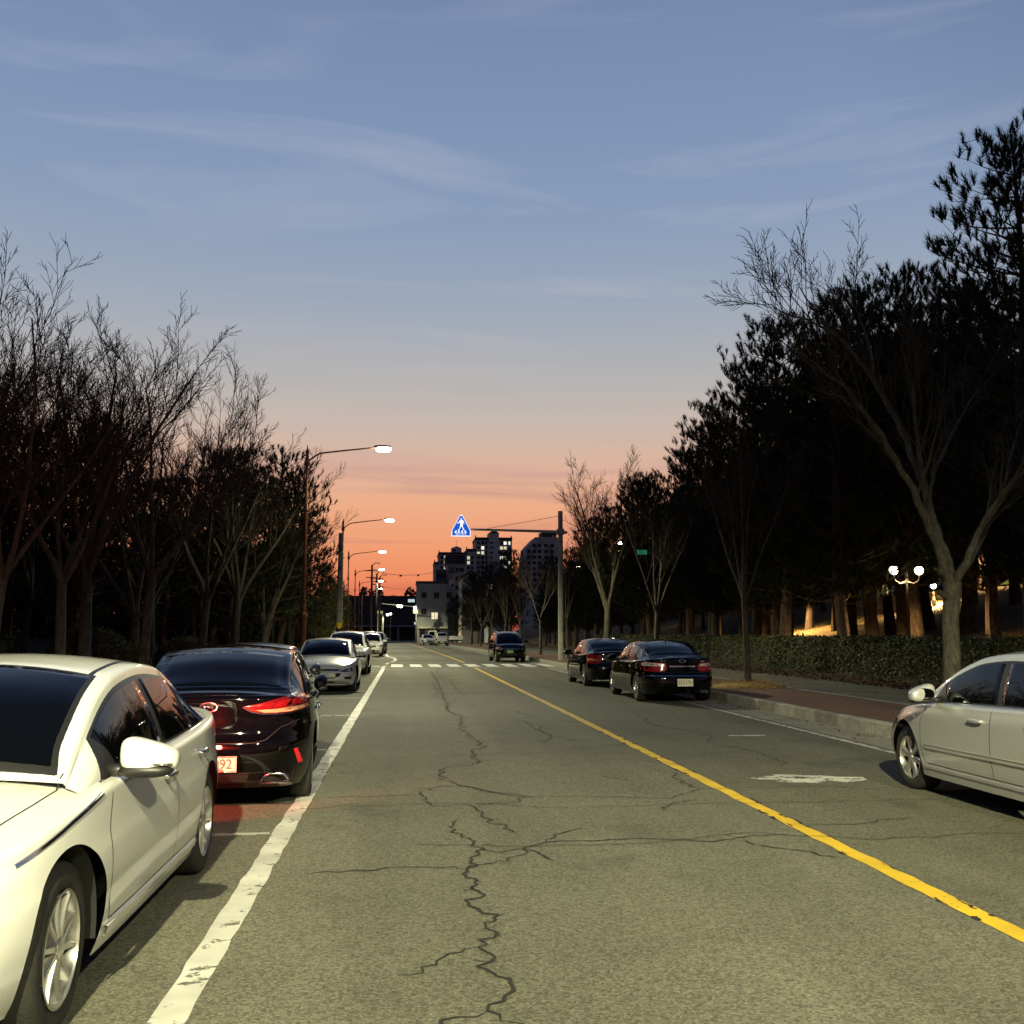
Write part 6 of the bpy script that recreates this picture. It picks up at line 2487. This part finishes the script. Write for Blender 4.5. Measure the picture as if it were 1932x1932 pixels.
# tall lamps inside the park, seen through the branches
for k, (px, py, Y, lb) in enumerate(((1168, 1025, 75, 'bright white lamp shining through branches right of the sign pole'),
                                     (1091, 1069, 98, 'smaller white lamp glimpsed beside the sign pole'))):
    p = at_y(px, py, Y)
    t = empty('park_street_lamp', (p.x + 1.6, Y, .15))
    tag(t, lb, 'street lamp')
    MB().lathe([(.10, 0), (.09, 3), (.06, p.z + .1), (.001, p.z + .12)], 10).build('post', M['dark_iron'], t, True, 50)
    MB().tube([(0, 0, p.z - .25), (-.7, 0, p.z - .02), (-1.6, 0, p.z - .05)], .03, 6).build('arm', M['dark_iron'], t, True)
    MB().blob((-1.6, -.05, p.z - .14), (.26, .15, .12), 2.2, 2.2, 14, 8).build('lamp_head', M['lamp_glow'], t, True)
    lamp_light('lamp_light', (-1.6, 0, p.z - .4), 400, t, cone=150)
p = at_y(1209, 1042, 60)
t = empty('green_sign', (p.x + .75, 60, SIDE_Z))
tag(t, 'small green street sign on a thin post among the pines', 'sign')
MB().tube([(0, 0, 0), (0, 0, p.z + .1)], [.05, .045], 8).build('post', M['dark_iron'], t, True)
MB().box((-.70, -.05, p.z - SIDE_Z), (.62, .04, .26)).build('panel', M['sign_green'], t)
for k in range(4):
    MB().box((-.90 + .13 * k, -.075, p.z - SIDE_Z), (.07, .006, .09)).build('lettering', M['ink_white'], t)

# globe lamps and sign board on the far left pavement
for k, (px, py, Y) in enumerate(((731, 1160, 160), (737, 1158.5, 172))):
    p = at_y(px, py, Y)
    globe_lamp(p.x, Y, 0, p.z, 'far globe lamp on the left at the road end, ' + ('nearer' if k == 0 else 'farther') + ' of the pair', False, 200, False, 'far globe lamps at the road end')
for k, (px, Y) in enumerate(((711, 150), (716, 158), (723, 164))):
    p = at_y(px, 1163, Y)
    t = empty('pale_post', (p.x, Y, 0))
    tag(t, 'pale slender post at the far left road end, ' + ORD[k] + ' from the conifers', 'post', 'pale posts at the road end')
    MB().tube([(0, 0, 0), (0, 0, p.z)], [.10, .08], 8).build('shaft', M['paint_white'], t, True)
    MB().blob((0, 0, p.z), (.13, .13, .10), 2, 2, 10, 6).build('cap', M['grey_metal'], t, True)
p = at_y(717, 1155, 150)
t = empty('white_board', (p.x, 150.3, 0))
tag(t, 'white sign board on posts at the far left road end', 'sign')
MB().box((0, 0, p.z), (.85, .08, .42)).build('panel', M['paint_white'], t)
for k in (-.3, .3):
    MB().tube([(k, .08, 0), (k, .08, p.z)], .04, 6).build('post', M['grey_metal'], t)


# ================================================================== BUILDINGS
def wallmat(name, c):
    return textured(name, [(.3, tuple(x * .82 for x in c)), (.55, c), (.8, tuple(x * 1.12 for x in c))], .6, .9, .15, fine=(9, .2), bump_dist=.02)


W1 = wallmat('grey_render', (.26, .27, .28))
W2 = wallmat('apartment_concrete', (.48, .48, .46))
W3 = wallmat('cream_render', (.46, .44, .36))
W4 = wallmat('dark_cladding', (.055, .058, .065))
W5 = wallmat('blue_grey_wall', (.12, .15, .19))
ROOF = material('dark_roof', (.04, .038, .04), .8)
WINL = material('lit_window', (.8, .8, .6), .5, emit=(1, .90, .58), emit_s=.7)
WINB = material('bright_lit_window', (.9, .9, .85), .5, emit=(1, .95, .78), emit_s=1.15)
WIND = material('unlit_window', (.010, .012, .015), .35, spec=.15)
WINF = material('window_frame', (.18, .18, .17), .6)
_wcache = {}


def window(parent, x, z, w, h, y, mat, frame=True):
    key = (round(w, 2), round(h, 2), mat.name)
    if key not in _wcache:
        a = MB().box((0, 0, 0), (w, .05, h)).mesh('window')
        a.materials.append(mat)
        b = MB()
        for sx in (-1, 1):
            b.box((sx * (w / 2 + .03), 0, 0), (.07, .12, h + .14))
        for sz in (-1, 1):
            b.box((0, 0, sz * (h / 2 + .03)), (w, .12, .07))
        b.box((0, -.01, 0), (.06, .09, h))
        bb = b.mesh('frame')
        bb.materials.append(WINF)
        _wcache[key] = (a, bb)
    a, b = _wcache[key]
    o = obj('window', a, None, parent)
    o.location = (x, y, z)
    if frame:
        obj('frame', b, None, o)
    return o


def px_block(px0, px1, ptop, Y):
    a, b = at_y(px0, ptop, Y), at_y(px1, ptop, Y)
    return a.x, b.x, (a.z + b.z) / 2


def block(parent, name, x0, x1, z0, z1, y0, y1, mat):
    """box in the building's own coordinates; front face at y0"""
    return MB().box(((x0 + x1) / 2, (y0 + y1) / 2, (z0 + z1) / 2), (x1 - x0, y1 - y0, z1 - z0)).build(name, mat, parent)


# three-storey grey block at the road's end on the right
Y = 172
x0, x1, h = px_block(786.5, 845, 1097, Y)
t = empty('office_block', (x0, Y, 0))
tag(t, 'plain grey three-storey block with one lit window at the road end', 'building')
w = x1 - x0
block(t, 'wall', 0, w, -.1, h, 0, 9, W1)
block(t, 'parapet', -.12, w + .12, h - .35, h + .05, -.12, 9.12, ROOF)
wx, _, wz = px_block(814.5, 821, 1163, Y)
window(t, 3.0, wz - .1 + .2, 1.05, 1.1, -.02, WINL)
for zz in (h - 2.3,):
    for k in range(3):
        window(t, 1.2 + 2.1 * k, zz, .8, .95, -.02, WIND)
for k in (0, 2):
    window(t, 1.2 + 2.1 * k, h - 5.0, .8, .95, -.02, WIND)
block(t, 'shopfront', .5, w - .2, .2, 2.3, -.15, 0, W4)
block(t, 'awning', .2, w, 2.4, 2.7, -.5, .0, W3)
block(t, 'door', .5, 1.4, 0, 2.2, -.22, -.15, WIND)

# dark wide building closing the road
Y = 235
x0, x1, h = px_block(640, 792, 1124, Y)
t = empty('low_building', (x0, Y, 0))
tag(t, 'dark low building with open ground floor closing the end of the road', 'building')
w = x1 - x0
block(t, 'wall', 0, w, 3.2, h, 0, 8, W4)
block(t, 'rear_wall', 0, w, -.1, 3.2, 4, 8, W4)
block(t, 'lintel', -.1, w + .1, 3.0, 3.4, -.15, .5, W1)
for k in range(5):
    block(t, 'column', .3 + k * (w - 1) / 4, .7 + k * (w - 1) / 4, -.1, 3.0, .1, .5, W1)
for zz, kk in ((h - 1.2, 0), (h - 3.6, 1)):
    for k in range(8):
        if not (zz > h - 2 and k == 7):
            window(t, 1.2 + k * 2.1, zz, 1.1, 1.0, -.02, WIND)
window(t, w - 1.9, h - 1.1, 1.5, .7, -.02, material('cool_lit_window', (.6, .7, .7), .5, emit=(.62, .80, .82), emit_s=.8))
window(t, w - .9, h - 6.2, .6, .5, -.02, WINL, False)

# tree line far behind it
fr = random.Random(31)
V, Fc = [], []
for k in range(5200):
    x = fr.uniform(-34, 8)
    hh = 11.6 + 1.3 * math.sin(x * .55) + .8 * math.sin(x * 1.7)
    z = hh * fr.random() ** .5
    leaf_cloud(fr, [(Vector((x, 262 + fr.gauss(0, 2), z)), Vector((0, -1, .3)))], .55, V, Fc)
me_ = bpy.data.meshes.new('distant_wood')
me_.from_pydata(V, [], Fc)
tag(obj('distant_wood', me_, M['needle']), 'dark far-off wood on the skyline behind the low building', 'wood', kind='stuff')

# stepped apartment block, left wing
Y = 262
t = empty('apartment_block', (at_y(819, 1100, Y).x, Y, 0))
tag(t, 'stepped apartment block with dark gables, left of the tall tower', 'building')
bx = t.location.x


def pb(px):
    return at_y(px, 1100, Y).x - bx


def pz(py):
    return at_y(870, py, Y).z


block(t, 'wall', pb(819), pb(829), -.1, pz(1062), .6, 12, W2)
block(t, 'wall', pb(828), pb(880), -.1, pz(1045), 0, 12.5, W2)
block(t, 'wall', pb(879), pb(898), -.1, pz(1038), .5, 12, W2)
block(t, 'roof_edge', pb(827), pb(881), pz(1046), pz(1042), -.3, 12.8, ROOF)
block(t, 'roof_edge', pb(818.5), pb(829), pz(1064), pz(1060), .3, 12.3, ROOF)
block(t, 'roof_edge', pb(880), pb(898), pz(1040), pz(1035), .2, 12.3, ROOF)
for a, top in ((819.6, 1056), (828, 1038), (880.5, 1031)):
    block(t, 'chimney', pb(a - .8), pb(a + .8), pz(1062), pz(top), 1, 1.8, ROOF)
hh = MB()
hh.prism([(pb(852), pz(1046)), (pb(852), pz(1033)), (pb(861.5), pz(1029.5)), (pb(871), pz(1033)), (pb(871), pz(1046))], 1.5, 6)
fix_normals(hh.build('stair_tower', W2, t))
window(t, pb(857), pz(1037.5), .75, .5, 1.47, WIND, False)
MB().tube([(pb(861.5), 3, pz(1030)), (pb(861.5), 3, pz(1017))], .04, 5).build('aerial', M['dark_iron'], t)
lit = {(0, 1): WINL, (1, 1): WINB, (2, 1): WINB, (0, 3): WINL, (1, 3): WINL}
for r_ in range(7):
    for c_, a in enumerate((833, 840, 847, 884, 891)):
        z = pz(1052 + r_ * 9.3)
        if z > 1.5:
            window(t, pb(a), z, .62, .78, -.02 if a < 880 else .48, lit.get((r_, c_), WIND), False)

# tall tower with stair core
t = empty('apartment_tower', (at_y(896, 1100, 268).x, 268, 0))
tag(t, 'tallest apartment tower with central stair core and several lit windows', 'building')
bx, Y = t.location.x, 268
block(t, 'wall', pb(897), pb(966), -.1, pz(1017), 0, 12, W2)
block(t, 'stair_core', pb(921.5), pb(940.5), -.1, pz(1006), -1.1, 5, W2)
block(t, 'roof_edge', pb(896.5), pb(921), pz(1018.5), pz(1013.5), -.3, 12.3, ROOF)
block(t, 'roof_edge', pb(941), pb(966.5), pz(1018.5), pz(1013.5), -.3, 12.3, ROOF)
fix_normals(MB().prism([(pb(921), pz(1006)), (pb(931), pz(999.5)), (pb(941), pz(1006))], -1.3, 5.2).build('core_roof', ROOF, t))
for a in (897.2, 965.4):
    block(t, 'chimney', pb(a - .8), pb(a + .8), pz(1016), pz(1009), 1, 1.9, ROOF)
for r_ in range(13):
    z = pz(1024 + r_ * 9.35)
    if z < 1.2:
        continue
    window(t, pb(926.5), z, .78, .42, -1.12, WIND, False)
    for c_, a in enumerate((902.5, 910.5, 917, 946, 953, 961)):
        mt = WIND
        if (r_, c_) in ((1, 1), (0, 4), (0, 5), (3, 3), (4, 5)):
            mt = WINB
        if (r_, c_) in ((2, 1), (1, 3), (1, 4), (3, 4), (2, 0), (5, 4), (6, 4)):
            mt = WINL
        window(t, pb(a), z, .72 if a not in (917, 961) else .45, .80 if a != 902.5 else .5, -.02, mt, False)
    block(t, 'balcony', pb(899), pb(920), z - .75, z - .62, -.35, 0, W2)

# far block with chamfered roof on the right
Y = 250
t = empty('apartment_block', (at_y(988, 1100, Y).x, Y, 0))
tag(t, 'dark apartment block with sloping shoulder, right of the tower behind bare trees', 'building')
bx = t.location.x
fix_normals(MB().prism([(pb(988), -.1), (pb(989), pz(1056)), (pb(993), pz(1031)), (pb(1010), pz(1012)), (pb(1054), pz(1012)), (pb(1054), -.1)], 0, 12).build('wall', W2, t))
block(t, 'penthouse', pb(1025), pb(1053), pz(1012), pz(1000), 2, 8, W4)
for r_ in range(8):
    for a in (998, 1008, 1018, 1030, 1042):
        z = pz(1028 + r_ * 11)
        if z > 1.5 and not (a == 998 and r_ < 1):
            window(t, pb(a), z, .8, .8, -.02, WIND, False)

# shop building with dark attic and banner
Y = 185
t = empty('shop_building', (at_y(843, 1100, Y).x, Y, 0))
tag(t, 'narrow cream shop building with dark attic and hanging banner', 'building')
bx = t.location.x
block(t, 'wall', pb(843), pb(876), -.1, pz(1064), 0, 9, W3)
block(t, 'attic', pb(841), pb(878), pz(1065), pz(1047), .4, 8, W4)
block(t, 'cornice', pb(842), pb(877), pz(1066.5), pz(1064), -.2, 9.2, W1)
block(t, 'banner', pb(846.5), pb(857.5), pz(1112), pz(1094), -.12, -.04, M['paint_white'])
fix_normals(MB().prism([(pb(848), pz(1110)), (pb(856), pz(1098)), (pb(856), pz(1106))], -.135, -.122).build('banner_mark', M['ink'], t))
block(t, 'fascia', pb(846.5), pb(858.5), pz(1081), pz(1070), -.1, -.02, W5)
block(t, 'banner', pb(846.5), pb(857.5), pz(1092), pz(1083), -.10, -.03, W3)
for a in (862, 868, 873):
    for zz in (1075, 1092, 1109, 1126, 1143):
        window(t, pb(a), pz(zz), .42, .75, -.02, WIND, False)
t2 = empty('office_block', (at_y(822, 1100, 182).x, 182, 0))
tag(t2, 'narrow dark glass block squeezed between grey block and cream shop building', 'building')
Y, bx = 182, t2.location.x
block(t2, 'wall', pb(822), pb(842.5), -.1, pz(1075), 0, 8, W5)
for k in range(6):
    block(t2, 'floor_band', pb(821.8), pb(842.7), pz(1080 + 15 * k), pz(1078 + 15 * k), -.06, -.003, W4)
for k in range(5):
    for a in (827, 833, 838.5):
        window(t2, pb(a), pz(1087 + 15 * k), .42, .85, -.02, WIND, False)

# gabled house with round window
Y = 158
t = empty('gabled_house', (at_y(870, 1100, Y).x, Y, 0))
tag(t, 'cream gabled house with round window behind the far pines', 'building')
bx = t.location.x
fix_normals(MB().prism([(pb(871), -.1), (pb(871), pz(1090)), (pb(889.5), pz(1079)), (pb(906), pz(1092)), (pb(906), -.1)], 0, 9).build('wall', W3, t))
rf = MB()
rf.prism([(pb(868), pz(1091.5)), (pb(889.5), pz(1078)), (pb(889.5), pz(1074.5)), (pb(868), pz(1088.5))], -.5, 9.4)
rf.prism([(pb(889.5), pz(1078)), (pb(909), pz(1094)), (pb(909), pz(1091)), (pb(889.5), pz(1074.5))], -.5, 9.4)
rfo = fix_normals(rf.build('roof', ROOF, t))
block(t, 'chimney', pb(889), pb(890.6), pz(1076), pz(1071), 0.2, .6, ROOF)
cz_, cx_2 = pz(1091), pb(889.8)
MB().add([(cx_2 + .58 * math.cos(k * PI / 10), -.02, cz_ + .58 * math.sin(k * PI / 10)) for k in range(20)], [tuple(range(20))]).build('round_window', WIND, t)
MB().tube([(cx_2 + .60 * math.cos(k * PI / 10), -.02, cz_ + .60 * math.sin(k * PI / 10)) for k in range(21)], .05, 6).build('window_ring', W1, t)
for a in (877, 889.5, 901):
    window(t, pb(a), pz(1118), .6, .9, -.02, WIND)
    window(t, pb(a), pz(1146), .6, .9, -.02, WIND)

# small roof left of the trees
Y = 150
t = empty('gabled_house', (at_y(918, 1100, Y).x, Y, 0))
tag(t, 'small dark roofed house half hidden behind trees right of the round-window house', 'building')
bx = t.location.x
block(t, 'wall', pb(921), pb(950), -.1, pz(1100), 0, 8, W2)
fix_normals(MB().prism([(pb(917), pz(1101)), (pb(936), pz(1088)), (pb(954), pz(1101))], -.4, 8.4).build('roof', ROOF, t))
window(t, pb(926), pz(1106), .35, .6, -.02, WINL, False)
